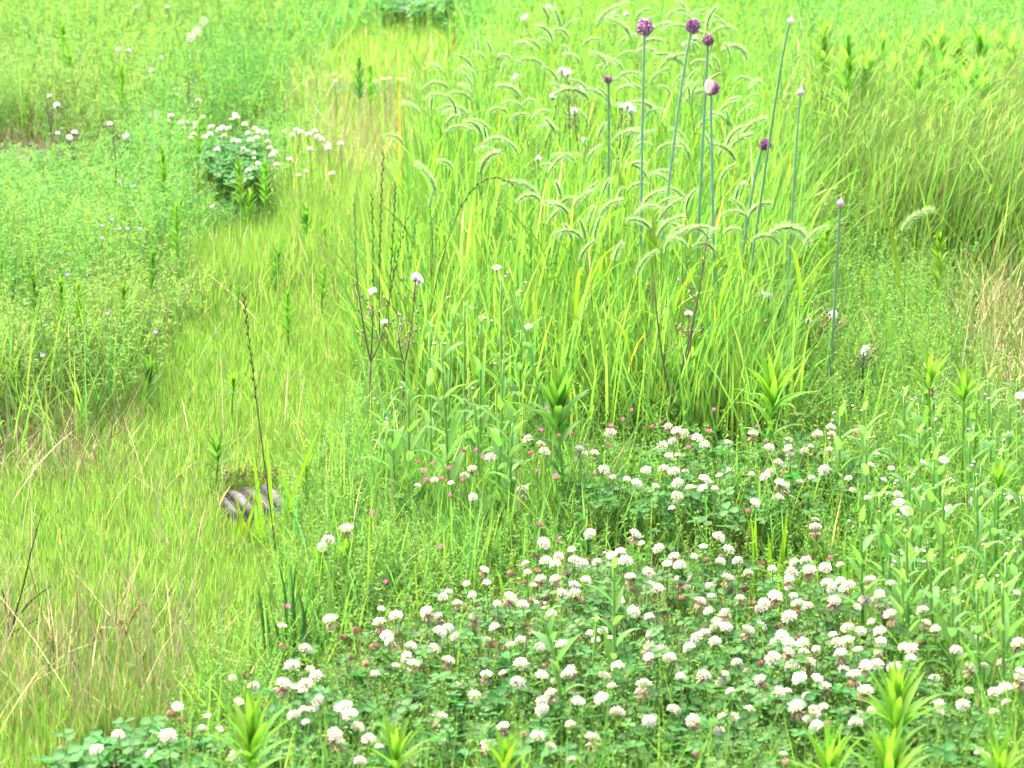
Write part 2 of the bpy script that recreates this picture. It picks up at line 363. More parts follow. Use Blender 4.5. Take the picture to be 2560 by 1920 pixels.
# ================================================================== uncounted growth
def grow():
    # thatch everywhere
    n = 40000; X, Y, px, py = scatter(n, [np.array([(-999, -999), (5000, -999), (5000, 5000), (-999, 5000)])], 1.2)
    n = len(X); stuff('low_thatch', 'low tangled undergrowth of short green and dry blades', 'undergrowth',
          blades(X, Y, NN(0.045, 0.015, n), 0.0007 + 0.00022 * Y, np.abs(rng.normal(0, 0.5, n)), np.abs(rng.normal(0.3, 0.5, n)), mixcol(n, [GREEN, LIME, STRAW, BROWN], [5, 3, 1.2, .3]), 2), M['grass'])
    # short lime grass on the left
    n = 105000; X, Y, px, py = scatter(n, [Z_LIME], 0.7, excl=[CLOV[2]])
    th = np.zeros(len(X), bool)
    for P in THIN: th |= inside(P, px + rng.normal(0, 45, len(px)), py + rng.normal(0, 30, len(px)))
    kp = ~th | (U(0, 1, len(X)) < 0.5); X, Y, px, py = X[kp], Y[kp], px[kp], py[kp]; n = len(X)
    stuff('short_grass', 'short bright lime green grass on the left', 'grass',
          blades(X, Y, NN(0.046, 0.018, n, 0.02) * low(px, py), 0.00045 + 0.00012 * Y, np.abs(rng.normal(0, 0.2, n)), np.abs(rng.normal(0.15, 0.35, n)), np.where((U(0, 1, n) < .55 * (.5 + .5 * np.sin(X * 3.1 + Y * 1.4) * np.sin(Y * 2.3 - X)))[:, None], mixcol(n, [OLIVE, OLIVE * (1.1, 1, 1), STRAW * .8], [4, 3, 1.2]), mixcol(n, [LIME, LIME * (0.8, 0.95, 1), GREEN, STRAW], [6, 3, 1.2, .35])), 2), M['grass'])
    # yellow patch and olive fine grass
    n = 20000; X, Y, px, py = scatter(n, [Z_YELLOW], 0.6, excl=CLUMPS); n = len(X)
    a = blades(X, Y, NN(0.08, 0.025, n) * low(px, py), 0.0010 + 0.0001 * Y, np.abs(rng.normal(0, 0.2, n)), np.abs(rng.normal(0.2, 0.3, n)), mixcol(n, [LIME * (1.15, 1.05, 1.2), GREEN, STRAW * 1.1], [7, 1.2, .8]), 2)
    n = 34000; X, Y, px, py = scatter(n, [Z_OLIVE], 0.6); n = len(X)
    b = blades(X, Y, NN(0.095, 0.035, n) * low(px, py), 0.0007 + 0.00011 * Y, np.abs(rng.normal(0, 0.2, n)), np.abs(rng.normal(0.2, 0.3, n)), mixcol(n, [OLIVE, LIME, GREEN, STRAW * .9], [5, 5, 1.5, 1.1]), 2)
    stuff('fine_grass', 'fine yellowish meadow grass left of the foxtails', 'grass', join(a, b), M['grass'])
    # left herbs
    n = 12000; X, Y, px, py = scatter(n, [Z_HERB], 0.5, excl=CLUMPS + THIN[1:]); n = len(X)
    hh = NN(0.22, 0.05, n) * np.where(py > 900, 0.7, 1) * low(px, py) * mounds(X, Y)
    warm = (U(0, 1, n) < np.where((py > 640) | (py < 330), .6, .12))[:, None]
    c1 = np.where(warm, mixcol(n, [OLIVE, GREEN, LIME * .9], [5, 3, 3]), mixcol(n, [COOL, GREEN], [6, 2])); c2 = np.where(warm, mixcol(n, [OLIVE * 1.1, LIME], [4, 3]), mixcol(n, [COOL * 1.15, GREEN * 1.1], [5, 2]))
    for bx, by, rx, ry, cc in ((520, 130, 170, 110, (0.075, 0.225, 0.042)), (90, 620, 150, 60, (0.080, 0.23, 0.042)), (300, 660, 170, 60, (0.155, 0.225, 0.055)), (120, 190, 170, 50, (0.15, 0.235, 0.06)), (300, 60, 110, 60, (0.15, 0.29, 0.05)), (60, 860, 170, 110, (0.145, 0.23, 0.06)), (420, 480, 120, 60, (0.085, 0.235, 0.05))):
        wq = np.exp(-(((px - bx * KV) / (rx * KV)) ** 2 + ((py - by * KV - 110) / (ry * KV)) ** 2)); pick = (U(0, 1, n) < wq * .85)[:, None]; vq = rng.normal(1, .12, (n, 1))
        c1 = np.where(pick, np.array(cc) * vq, c1); c2 = np.where(pick, np.array(cc) * 1.15 * vq, c2)
    a = sprigs(X, Y, hh, 20, 0.0125 + 0.0014 * Y, c1, c2, aspect=0.12, up=(0.1, 1.25), low=0.1)
    n = 4500; X, Y, px, py = scatter(n, [Z_HERB], 0.6, excl=CLUMPS); n = len(X)
    b = blades(X, Y, NN(0.15, 0.05, n) * low(px, py) * mounds(X, Y), 0.0015 + 0.00015 * Y, np.abs(rng.normal(0, 0.25, n)), np.abs(rng.normal(0.3, 0.3, n)), mixcol(n, [LIME * 0.9, GREEN, OLIVE, STRAW], [3, 3, 2, .4]), 3)
    stuff('left_herbs', 'soft cool green small leaved herbs filling the upper left', 'herbs', join(a, b), M['leaf'])
    # back growth
    n = 15000; X, Y, px, py = scatter(n, [Z_BACK], 0.4, excl=CLUMPS); n = len(X)
    a = blades(X, Y, NN(0.22, 0.07, n), 0.002 + 0.00022 * Y, np.abs(rng.normal(0, 0.22, n)), np.abs(rng.normal(0.35, 0.4, n)), mixcol(n, [LIME * 0.9, GREEN, COOL, OLIVE, STRAW], [3, 4, 2, 2, .4]), 3)
    n = 3600; X, Y, px, py = scatter(n, [Z_BACK], 0.4, excl=CLUMPS); n = len(X)
    b = sprigs(X, Y, NN(0.22, 0.06, n), 14, 0.02 + 0.0006 * Y, mixcol(n, [COOL, GREEN], [2, 4]), mixcol(n, [GREEN * 1.2, LIME], [4, 2]))
    stuff('far_growth', 'mixed green grass and weeds along the far edge', 'grass', join(a, b), M['leaf'])
    # foxtail blades
    n = 13000; X, Y, px, py = scatter(n, [Z_FOX], 0.7); n = len(X)
    wind = rng.normal(0.2, 1.3, n)
    a = blades(X, Y, NN(0.33, 0.07, n) * np.where(py > 900, .85, np.where(py < 480, .72, 1)), NN(0.0036, 0.0012, n), np.abs(rng.normal(0.04, 0.16, n)), np.abs(rng.normal(0.35, 0.55, n)), mixcol(n, [LIME * (0.85, 1.0, 1), LIME, GREEN * 1.1, (0.38, 0.30, 0.03), STRAW], [5, 4, 3, .12, .15]), 5, wind)
    n = 12000; X, Y, px, py = scatter(n, [Z_FOX], 0.7); n = len(X)
    b = blades(X, Y, NN(0.24, 0.07, n), NN(0.0026, 0.0008, n), np.abs(rng.normal(0, 0.2, n)), np.abs(rng.normal(0.3, 0.4, n)), mixcol(n, [LIME, GREEN, LIME * 0.85], [5, 3, 3]), 4)
    n = 3600; X, Y, px, py = scatter(n, [poly((840, 640), (960, 620), (1100, 780), (1280, 930), (1560, 960), (1660, 850), (1720, 900), (1640, 1010), (1400, 1010), (1150, 960), (900, 920), (820, 800))], 0.7); n = len(X)
    c = blades(X, Y, NN(0.22, 0.07, n), NN(0.003, 0.001, n), np.abs(rng.normal(0, 0.2, n)), np.abs(rng.normal(0.3, 0.4, n)), mixcol(n, [LIME, GREEN, LIME * 0.85], [5, 4, 3]), 4)
    n = 3000; X, Y, px, py = scatter(n, [poly((960, 330), (1060, 170), (1250, 60), (1650, 60), (1720, 300), (1740, 480), (1400, 420), (1100, 420))], 0.4); n = len(X)
    d = sprigs(X, Y, NN(0.27, 0.07, n), 14, 0.013 + 0.0014 * Y, mixcol(n, [COOL, GREEN, OLIVE], [3, 3, 3]), mixcol(n, [COOL * 1.1, OLIVE * 1.1, LIME], [3, 3, 2]), aspect=0.11, up=(0.2, 1.25))
    stuff('foxtail_blades', 'tall broad yellow green blades of the foxtail stand', 'grass', join(a, b, c, d), M['grass'])
    # rye stand
    n = 15000; X, Y, px, py = scatter(n, [Z_RYE], 0.5); n = len(X)
    az = rng.normal(0.1, 0.9, n)
    a = blades(X, Y, NN(0.38, 0.09, n), NN(0.0011, 0.0003, n) + 0.00008 * Y, np.abs(rng.normal(0.05, 0.12, n)), np.abs(rng.normal(0.45, 0.35, n)), mixcol(n, [OLIVE * .9, OLIVE * 0.75, GREEN * .9, STRAW * 0.65], [5, 4, 4, .7]), 5, az)
    n = 7000; X, Y, px, py = scatter(n, [Z_RYE], 0.5); n = len(X)
    b = blades(X, Y, NN(0.25, 0.08, n), NN(0.0024, 0.0006, n), np.abs(rng.normal(0, 0.2, n)), np.abs(rng.normal(0.5, 0.4, n)), mixcol(n, [OLIVE, GREEN, LIME * 0.9], [3, 5, 3]), 4)
    n = 6000; X, Y, px, py = scatter(n, [Z_RYE], 0.5); n = len(X)          # drooping seed awns
    c = blades(X, Y, NN(0.07, 0.02, n), NN(0.0014, 0.0003, n), np.abs(rng.normal(0.4, 0.3, n)), np.abs(rng.normal(0.6, 0.4, n)), mixcol(n, [OLIVE * 1.15, OLIVE * (1.3, 1.15, 1.6), STRAW * (.7, .8, .7)], [4, 2, .5]), 3, rng.normal(0, 1.0, n), NN(0.31, 0.07, n))
    stuff('rye_stand', 'tall thin olive grass leaning across the upper right', 'grass', join(a, b, c), M['grass'])
    # frothy herbs
    n = 16000; X, Y, px, py = scatter(n, [Z_FROTH], 0.6, excl=[Z_DRYR]); n = len(X)
    inc = np.zeros(n, bool)
    for P in CLOV: inc |= inside(P, px, py)
    far = py < 1050
    keep = ~inc | (U(0, 1, n) < np.where(py > 1780, 0.55, np.where(py < 1330, .55, 0.24))); X, Y, px, py = X[keep], Y[keep], px[keep], py[keep]; n = len(X)
    hh = NN(0.12, 0.035, n) * np.where(py < 1050, 1.3, 1)
    hh = hh * np.where((px > 900) & (px < 1480) & (py > 980) & (py < 1480), 0.65, 1)
    a = sprigs(X, Y, hh * low(px, py), 19, 0.0070 + 0.0010 * Y, mixcol(n, [GREEN, COOL, LIME * 0.9], [4, 3, 3]), mixcol(n, [LIME * 1.05, GREEN * 1.2, OLIVE], [4, 3, 2]), aspect=0.19, up=(-.1, 1.1))
    n = 12000; X, Y, px, py = scatter(n, [Z_FROTH], 0.7, excl=CLOV + [Z_DRYR]); n = len(X)
    b = blades(X, Y, NN(0.14, 0.04, n), 0.0010 + 0.0002 * Y, np.abs(rng.normal(0, 0.25, n)), np.abs(rng.normal(0.2, 0.4, n)), mixcol(n, [GREEN, LIME, COOL, STRAW], [4, 4, 2, .25]), 3)
    stuff('frothy_herbs', 'frothy pale green fine leaved herbs between the clover', 'herbs', join(a, b), M['leaf'])
    # dry growth: right edge, bottom left, behind
    n = 4200; X, Y, px, py = scatter(n, [Z_DRYR], 0.6); n = len(X)
    a = blades(X, Y, NN(0.17, 0.05, n), 0.0009 + 0.00014 * Y, np.abs(rng.normal(0.1, 0.35, n)), np.abs(rng.normal(0.3, 0.5, n)), mixcol(n, [STRAW * 1.1, OLIVE, LIME * 0.9, STRAW * (1, .9, .9)], [4, 5, 4, 1.5]), 4)
    n = 900; X, Y, px, py = scatter(n, [THIN[0], poly((60, 1380), (440, 1420), (480, 1560), (300, 1640), (-100, 1640), (-100, 1500))], 0.6); n = len(X)
    b = blades(X, Y, NN(0.13, 0.05, n), NN(0.001, 0.0003, n), np.abs(rng.normal(0.1, 0.35, n)), np.abs(rng.normal(0.1, 0.3, n)), mixcol(n, [STRAW * (1.05, 1.05, .9), STRAW * 0.8, BROWN, OLIVE], [5, 3, .5, 3]), 3)
    n = 600; X, Y, px, py = scatter(n, [poly((640, 240), (930, 240), (930, 420), (860, 480), (700, 400))], 0.6); n = len(X)
    c = blades(X, Y, NN(0.18, 0.05, n), 0.0008 + 0.00012 * Y, np.abs(rng.normal(0.1, 0.25, n)), np.abs(rng.normal(0.3, 0.3, n)), mixcol(n, [STRAW * 1.1, STRAW * (1.1, .95, 1)], [5, 3]), 4)
    n = 1300; X, Y, px, py = scatter(n, [poly((-100, 880), (220, 850), (300, 1000), (150, 1080), (-100, 1080)), poly((380, 620), (500, 600), (440, 700), (360, 700))], 0.6); n = len(X)
    d = blades(X, Y, NN(0.09, 0.03, n), NN(0.0014, 0.0003, n), np.abs(rng.normal(0.3, 0.4, n)), np.abs(rng.normal(0.2, 0.4, n)), mixcol(n, [STRAW * 0.9, BROWN * 1.2, OLIVE], [3, 1.5, 4]), 3)
    n = 900; X, Y, px, py = scatter(n, [np.array([(-140, 350), (40, 335), (200, 370), (215, 430), (60, 460), (-140, 450)])], 0.3, soil=False, jit=12); n = len(X)
    f = blades(X, Y, NN(0.06, 0.025, n), NN(0.0022, 0.0007, n), np.abs(rng.normal(0.9, 0.5, n)), np.abs(rng.normal(0.2, 0.4, n)), mixcol(n, [BROWN * 0.8, BROWN * (.8, .75, .8), STRAW * .55, GREEN], [5, 4, 2, 2]), 3)
    n = 900; X, Y, px, py = scatter(n, [Z_LIME, Z_OLIVE, Z_HERB], 0.6); n = len(X)
    e = blades(X, Y, NN(0.16, 0.06, n), NN(0.0009, 0.0003, n), np.abs(rng.normal(0.2, 0.4, n)), np.abs(rng.normal(0.3, 0.4, n)), mixcol(n, [STRAW * 1.1, STRAW * 0.8], [5, 3]), 4)
    stuff('dry_straw', 'pale dead grass stalks scattered through the green', 'straw', join(a, b, c, d, e, f), M['dry'])
grow()

# ================================================================== clover leaves
def clover_leaf_mesh(k):
    mb = MB(); random.seed(100 + k)
    for j in range(3):
        a0 = 2 * math.pi * j / 3 + random.uniform(-.2, .2); tilt = random.uniform(0.05, 0.35)
        d = Vector((math.cos(a0) * math.cos(tilt), math.sin(a0) * math.cos(tilt), math.sin(tilt))); s = Vector((-math.sin(a0), math.cos(a0), random.uniform(-.15, .15)))
        up = d.cross(s).normalized()
        L, W = 1.0, 0.46
        rows = [(0.02, 0.02), (0.3, 0.3), (0.62, 0.46), (0.88, 0.36), (0.97, 0.14)]
        vs = []; c = []
        for t, ww in rows:
            for q in (-1, 0, 1):
                vs.append(d * t + s * ww * q + up * (abs(q) * 0.10 - 0.12 * t * t))
                c.append((0.036, 0.155, 0.032) if q else (0.052, 0.18, 0.04))
        fs = []
        for i in range(4):
            b = 3 * i; fs += [(b, b + 1, b + 4, b + 3), (b + 1, b + 2, b + 5, b + 4)]
        mb.add(vs, fs, c)
    return mb
def clover_leaves():
    meshes = []
    for k in range(4):
        mb = clover_leaf_mesh(k)
        mb.tube([(0, 0, 0), (0.15, 0.1, -1.5), (0.1, 0, -4.0)], [0.045, 0.05, 0.06], (0.10, 0.22, 0.05), 3, False)
        meshes.append(mb.mesh('clover_leaf', M['clover']))
    def place(polys, n, h0, hs, sc0, power=0.4, box=(-100, 1000, 2660, 2250)):
        X, Y, px, py = scatter(n, polys, power, box=box, pit=False, soil=False, jit=9 if box[3] < 1000 else 40)
        z = NN(h0, hs, len(X), 0.02); f = 1 - z / CAM_H
        return X * f, Y * f, z, px, py
    # front patch: nearest leaves singly, rest joined
    pt = thing('clover_patch', (0, 0, 0), 'clover', 'dark green clover leaf carpet spreading across the bottom right foreground')
    x, y, _ = at_z(1700, 1650); pt.location = (float(x), float(y), 0)
    X, Y, Z, px, py = place(CLOV[:1], 3700, 0.085, 0.03, 0.014)
    order = np.argsort(-py - Z * 1500 + 400 * (py > 1930)); sel = set(order[np.argsort(rng.uniform(0, 1, 1400))[:290]].tolist()) if len(order) > 1400 else set(order[:290].tolist())
    rest = MB()
    protos = [(m_, np.array([v.co[:] for v in m_.vertices]), [tuple(p.vertices) for p in m_.polygons]) for m_ in meshes]
    pc = [[tuple(d.color[:3]) for d in m_.color_attributes['Col'].data] for m_ in meshes]
    def bulk(X, Y, Z, idx, s0, name, label, parent, tint=1.0):
        vs = []; q = []; c = []; o = 0
        for i in idx:
            k = random.randrange(4); m_, vv, ff = protos[k]
            s = s0 * random.uniform(0.7, 1.3)
            Rm = np.array(Euler((random.gauss(0, .3), random.gauss(0, .3), random.uniform(0, 6.28))).to_matrix())
            vs.append(vv @ Rm.T * s + (X[i], Y[i], Z[i])); q.append(np.array([f for f in ff if len(f) == 4]) + o); o += len(vv)
            kk = random.uniform(0.75, 1.3) * tint; c.append(np.array(pc[k]) * (kk * random.uniform(.8, 1.4), kk, kk))
        ob = obj(name, np_mesh(name, np.concatenate(vs) - (np.array(parent.location) if parent else 0), q, np.concatenate(c), M['clover'], True), parent)
        return ob
    for i in sel:
        obj('leaf', random.choice(meshes), pt, (X[i] - pt.location.x, Y[i] - pt.location.y, Z[i] + 0.012), (random.gauss(0, .3), random.gauss(0, .3), random.uniform(0, 6.28)), 0.0135 * random.uniform(0.8, 1.3))
    tag(bulk(X, Y, Z, [i for i in range(len(X)) if i not in sel], 0.0128, 'leaf_mass', None, pt), kind='stuff')
    def patch(polys, n, h0, s0, label, c, box, power=0.4):
        t = thing('clover_patch', (0, 0, 0), 'clover', label); x, y, _ = at_z(*c); t.location = (float(x), float(y), 0)
        X, Y, Z, px, py = place(polys, n, h0, 0.02, s0, power, box)
        idx = list(range(len(X))); near = idx[:min(60, len(idx))]
        for i in near:
            obj('leaf', random.choice(meshes), t, (X[i] - t.location.x, Y[i] - t.location.y, Z[i] + 0.01), (random.gauss(0, .3), random.gauss(0, .3), random.uniform(0, 6.28)), s0 * 1.08 * random.uniform(0.8, 1.3))
        tag(bulk(X, Y, Z, idx[len(near):], s0, 'leaf_mass', None, t), kind='stuff')
    patch(CLOV[1:2], 500, 0.09, 0.015, 'clover leaves at the foot of the tall foxtail stand', (1850, 1180), (1400, 1000, 2300, 1400))
    patch(CLOV[2:3], 420, 0.08, 0.017, 'clover clump in the bottom left, beside the dry straw', (330, 1900), (0, 1700, 700, 2250))
    patch([poly((448, 312), (550, 306), (572, 365), (548, 392), (492, 394), (455, 362))], 420, 0.14, 0.017, 'small dark clover clump at upper left under white blooms', V(510, 400), (400, 330, 800, 560), 0.2)
    patch([poly((820, 0), (985, 0), (985, 20), (820, 20))], 260, 0.12, 0.022, 'far dark clump of leaves at the top edge', V(900, 20), (850, -20, 1250, 60), 0.2)
    patch([poly((690, 186), (820, 182), (940, 190), (930, 198), (700, 200))], 150, 0.05, 0.014, 'far thin strip of clover along the yellow grass', V(790, 200), (780, 200, 1100, 270), 0.2)
clover_leaves()

# ================================================================== clover blooms
CREAM = (0.84, 0.80, 0.62); WHITE = (0.88, 0.87, 0.76); PINKISH = (0.68, 0.58, 0.40); RUST = (0.38, 0.25, 0.14)
def head_white(seed, low=-0.35, n=58, flat=0.85):
    random.seed(seed); mb = MB(); mb.ell((0, 0, 0.02), 0.42, 0.42, 0.40, (0.45, 0.52, 0.25), 6, 4)
    for i in range(n):
        z = low + (1 - low) * (i + 0.5) / n; f = i * 2.39996 + random.uniform(-.2, .2); r = math.sqrt(max(0, 1 - z * z))
        d = Vector((r * math.cos(f), r * math.sin(f), z * flat)); k = random.uniform(0.88, 1.1)
        c = random.choice([CREAM, WHITE, WHITE, (0.85, 0.82, 0.67)])
        tip = d * k + Vector((0, 0, 0.10)); mb.spindle(d * 0.32, tip, 0.125, (0.55, 0.58, 0.30), c, 0.66)
    return mb
def skirt_brown(seed, n=26):
    random.seed(seed); mb = MB()
    for i in range(n):
        f = i * 2.39996; e = random.uniform(-1.25, -0.35); k = random.uniform(0.8, 1.15)
        d = Vector((math.cos(f) * math.cos(e), math.sin(f) * math.cos(e), math.sin(e)))
        c = random.choice([RUST, (0.48, 0.34, 0.20), PINKISH, (0.55, 0.43, 0.28)])
        mb.spindle(d * 0.15 + Vector((0, 0, 0.05)), d * k, 0.12, (0.34, 0.16, 0.09), c, 0.6)
    return mb
def head_brown(seed, n=40):
    random.seed(seed); mb = MB(); mb.ell((0, 0, 0), 0.45, 0.45, 0.45, (0.20, 0.09, 0.05), 6, 4)
    for i in range(n):
        z = 1 - 2 * (i + .5) / n; f = i * 2.39996; r = math.sqrt(1 - z * z)
        p = Vector((r * math.cos(f) * .4, r * math.sin(f) * .4, z * .35 + 0.25)); q = Vector((r * math.cos(f) * .9, r * math.sin(f) * .9, z * .6 - 0.35)) * random.uniform(.85, 1.1)
        c = random.choice([RUST, (0.28, 0.16, 0.09), (0.36, 0.24, 0.14), (0.30, 0.17, 0.11)])
        mb.spindle(p, q, 0.13, (0.28, 0.12, 0.08), c, 0.55)
    return mb
HW = [head_white(s).mesh('flower_head', M['petal'], False) for s in (1, 2, 3, 4)]
HH = [head_white(s, 0.05, 38, 0.8).mesh('flower_head', M['petal'], False) for s in (5, 6, 7)]
HS = [head_white(s, -0.1, 34, 0.75).mesh('flower_head', M['petal'], False) for s in (8, 9)]
SK = [skirt_brown(s).mesh('withered_florets', M['petal'], False) for s in (10, 11, 12)]
HB = [head_brown(s).mesh('flower_head', M['petal'], False) for s in (13, 14, 15)]
def stem_mesh(name, col, r0, r1, bow, m='stem', n=4):
    mb = MB(); mb.tube([(bow * math.sin(math.pi * t) * 0.5 - bow * 0.0, bow * 0.3 * math.sin(2 * math.pi * t), t) for t in (0, .25, .5, .75, 1)], [r0 + (r1 - r0) * t for t in (0, .25, .5, .75, 1)], col, n, False)
    return mb.mesh(name, M[m])
CST = [stem_mesh('stem', (0.10, 0.23, 0.04), 0.0009, 0.0008, b) for b in (0.0, 0.02, -0.03)]
W8 = '''45,115h 1305,205w 1490,245s 1610,145w 1895,150h 1940,205s 2050,240w 1745,285w 1805,265w 1325,320w 1385,340w 1505,315w 1555,340w 1655,330w 1835,320w 2150,290h 2105,340w 2185,350w 1195,335s 1205,390s 925,380h 1980,395w 1865,425h 1290,440h 1385,435h 1580,445w 1245,478s 945,460s 815,465s 1505,475w 1985,485w 2035,500w 2190,450h 1425,530h 1510,535h 665,555w 700,520s 1010,595s 850,540s 560,650h 755,595h 1175,605w 1090,560h 1790,585w 635,680h 865,690h 360,675w 265,628s 255,720h 695,750w 640,780w 750,810w 995,745w 300,800w 325,840h 455,875w 605,890w 945,825s 1160,830w 1095,860s 430,935w 470,985h 695,965h 1280,875w 1430,860w 1690,770w 1610,785s 1640,835s 1745,820s 1885,645w 1990,680w 1360,660h 2010,790w 1990,880h 2070,900w 2120,945w 1985,940h 1165,980w 225,1045s 360,995s 940,1055h 1050,1040s 1140,1105w 1295,1055w 1485,1030h 1460,1055w 1380,1090s 1790,1000w 1695,1065h 2190,1060s 750,1130h 1750,1125s 860,1190w 1360,1175h 1300,1225h 1300,1280w 1530,1225w 1685,1205w 1955,1120h 1930,1165h 1780,1300w 2145,1280w 1990,1350w 35,1265h 65,1310w 110,1395w 185,1470w 130,1610w 640,1330h 1050,1390h 945,1510h 1485,1375w 1270,1455w 1350,1520w 1620,1465h 380,1250s 1490,1600s 250,1515s 670,1480s 1255,280b 1335,235b 1270,375b 1455,395b 1590,310b 1100,390b 1180,450b 1330,540b 1240,560b 1290,585b 1560,570b 795,620b 735,655b 800,750b 465,765b 370,780b 225,860b 30,805b 105,755b 165,970b 65,930b 1005,850b 975,860b 1205,730b 1225,770b 1320,985b 1485,1155b 1260,1205b 1460,1275b 510,990b 1880,500b 2015,605b 2080,640b 2190,550b 1405,290h 1190,1430b'''
W9 = '''245,170w 150,230s 310,250w 90,290s 15,355s 260,325w 370,320w 595,370s 440,400w 305,435h 50,425s 735,330w 810,320w 830,380h 935,365w 1030,345s 720,395w 700,435h 700,490s 200,545s 45,490s 20,445h 190,480s 190,645w 290,655h 540,590w 525,630w 610,550h 730,545s 385,560h 130,580h 760,600h 825,610w 870,55s 870,110h 950,470w 1030,450w 980,500w 1090,475w 1060,500h 1225,450h 1355,465s 990,580h 1285,530w 1190,575w 1135,620w 1280,570h 1310,640h 1355,670h 1230,710s 1560,640w 1580,720h 1645,765h 705,680w 235,710w 295,750w 235,750w 160,790w 110,815w 225,840w 60,880w 435,770h 510,750w 655,800w 610,840s 790,850w 700,850w 695,905h 795,910w 875,885s 600,945w 720,1000w 830,975h 365,975w 1080,755w 1160,770w 985,795s 1010,850w 1085,830h 1285,775w 1290,840h 1145,890s 1035,920h 1280,910h 1050,1030w 1195,995h 1265,990w 1120,1060h 1440,875w 1490,885h 1480,950w 1380,1010w 1775,895w 1910,825s 2175,850h 2075,970h 1955,995s 1870,1010h 2190,215s 2165,525s 150,1060h 290,1045s 265,1100w 5,1065s 435,1025s 520,1085h 770,1075w 880,1085w 935,1130h 690,1160s 635,1165h 815,1195h 1190,1160h 750,1260h 860,1270s 860,1300h 925,1255s 270,1320s 350,1325s 85,1345h 820,1340s 440,1285h 250,1415w 1235,1280s 1145,1315w 1130,1365w 880,1385w 325,1160s 430,1140s 665,1560s 2090,1140w 2020,1165w 1635,1085w 1820,1245w 1665,1235s 2095,1230s 1670,1295s 1855,1155s 2020,1290s 1925,1550s 1970,1575s 2190,1040h 2190,1085h 270,290b 520,330b 165,305b 240,470b 840,290b 835,410b 15,550b 470,580b 415,490b 930,640b 870,780b 775,790b 735,820b 630,730b 865,920b 880,1005b 520,965b 640,1225b 490,1385b 600,1400b 860,1455b 1560,835b 1990,785b 1200,1205b 1525,1105b 1940,1205b 110,1560b 380,605b 945,1360b'''
W7 = '''760,1440w 625,1535w 1080,1450w 1140,1260w 1960,885w 1875,995w 1995,1015s 2030,1065w 1630,1125w 1820,1115h 1965,1115w 1895,1135s 1945,1155s 2055,1230w 1890,1320w 1965,1355s 2075,1155s 1300,1395s 1335,1315s 965,1555s 1410,1400s 2190,1270w 2150,1440h 2125,700h 1815,740s 2110,190w 2070,235h 1495,1070s 1535,1225s 1950,1275s 1995,1280s 2170,1490h 1530,1570h 2205,105s 1100,1295b 1170,1335b 1220,1420b 1590,1045b 1720,1235b 1950,1065b 2205,805b 1820,860b'''
W5 = '''1210,1185w 1290,1215w 1315,1265w 1740,1145w 1540,1245h 1580,1275s 1635,1275h 1695,1380w 970,1300w 850,1375h 800,1420w 610,1445s 500,1480s 715,1465s 855,1555w 1175,1510h 1755,1425s 1110,1440s 2110,1100h 2165,1130h 2140,1200w 2075,1225w 2115,1290w 2170,1285s 1970,1385w 2080,1375w 2150,1395w 2170,1550w 1905,1470w 2030,1485s 1845,1440s 2175,1465w 2135,1625s 1000,1240s 1745,1225b'''
W6 = '''885,1155w 970,1110w 975,1150h 695,1190w 575,1240w 700,1240h 470,1150h 310,1205s 160,1220w 110,1175w 20,1150w 840,1230s 960,1250s 800,1260h 630,1335w 680,1360h 580,1400w 550,1425w 640,1460h 310,1395w 255,1415s 930,1380w 1360,1370s 1225,1350s 1085,1435s 155,1440w 190,1460s 150,1500w 70,1500h 35,1390s 225,1500s 460,1410s 770,1455s 845,1430s 480,1595w 630,1560w 675,1490h 1265,1280s 1555,1345h 1400,1540w 1310,1445s 1720,1535s 2120,1560s 2185,1575w 1210,1560s 1110,1510s 70,1165b 555,1190b 765,1235b 640,1270b 860,1265b 910,1275b 790,1345b 710,1285h 410,1215b 190,1450b'''
W1 = '''1100,750w 1165,795w 1200,795w 1265,800w 1260,825w 1180,825s 1360,820w 1470,830w 1410,840w 1430,825w 1245,870w 1225,890s 1315,890w 1350,870w 1440,880w 1575,805w 1640,830w 1595,860w 1665,850w 1705,860w 1650,890w 1610,910w 1535,915w 1505,910w 1735,955w 1720,915w 1590,980w 1635,990s 1570,960w 1400,965w 1635,1020s 1660,1060w 1765,985w 1750,1005w 1780,1065h 1600,1100w 1865,1030w 1905,840w 1935,855w 1985,870w 2025,850w 2045,885w 2110,935w 2110,960w 2070,905w 1995,965w 1880,875w 1825,850s 2190,930w 2135,1120w 1970,1105s 1920,1130s 1510,740w 1490,770s 1520,760w 1115,860s 1085,780s 1305,760h 1275,650h 1365,1330s 2105,490s 2150,480s 2155,525s'''
W2 = '''285,510s 320,505s 375,510s 405,515s 225,525s 545,445s 470,20s 590,40s 640,60s'''
def parse(r, s):
    for t in s.split():
        x, y = t[:-1].split(','); yield (*Q(r, float(x), float(y)), t[-1])
CLIST = []
for r, s in ((8, W8), (9, W9), (7, W7), (5, W5), (6, W6), (1, W1), (2, W2)): CLIST += list(parse(r, s))
SCL = {'w': 0.0108, 'h': 0.0110, 'b': 0.0082, 's': 0.0075}
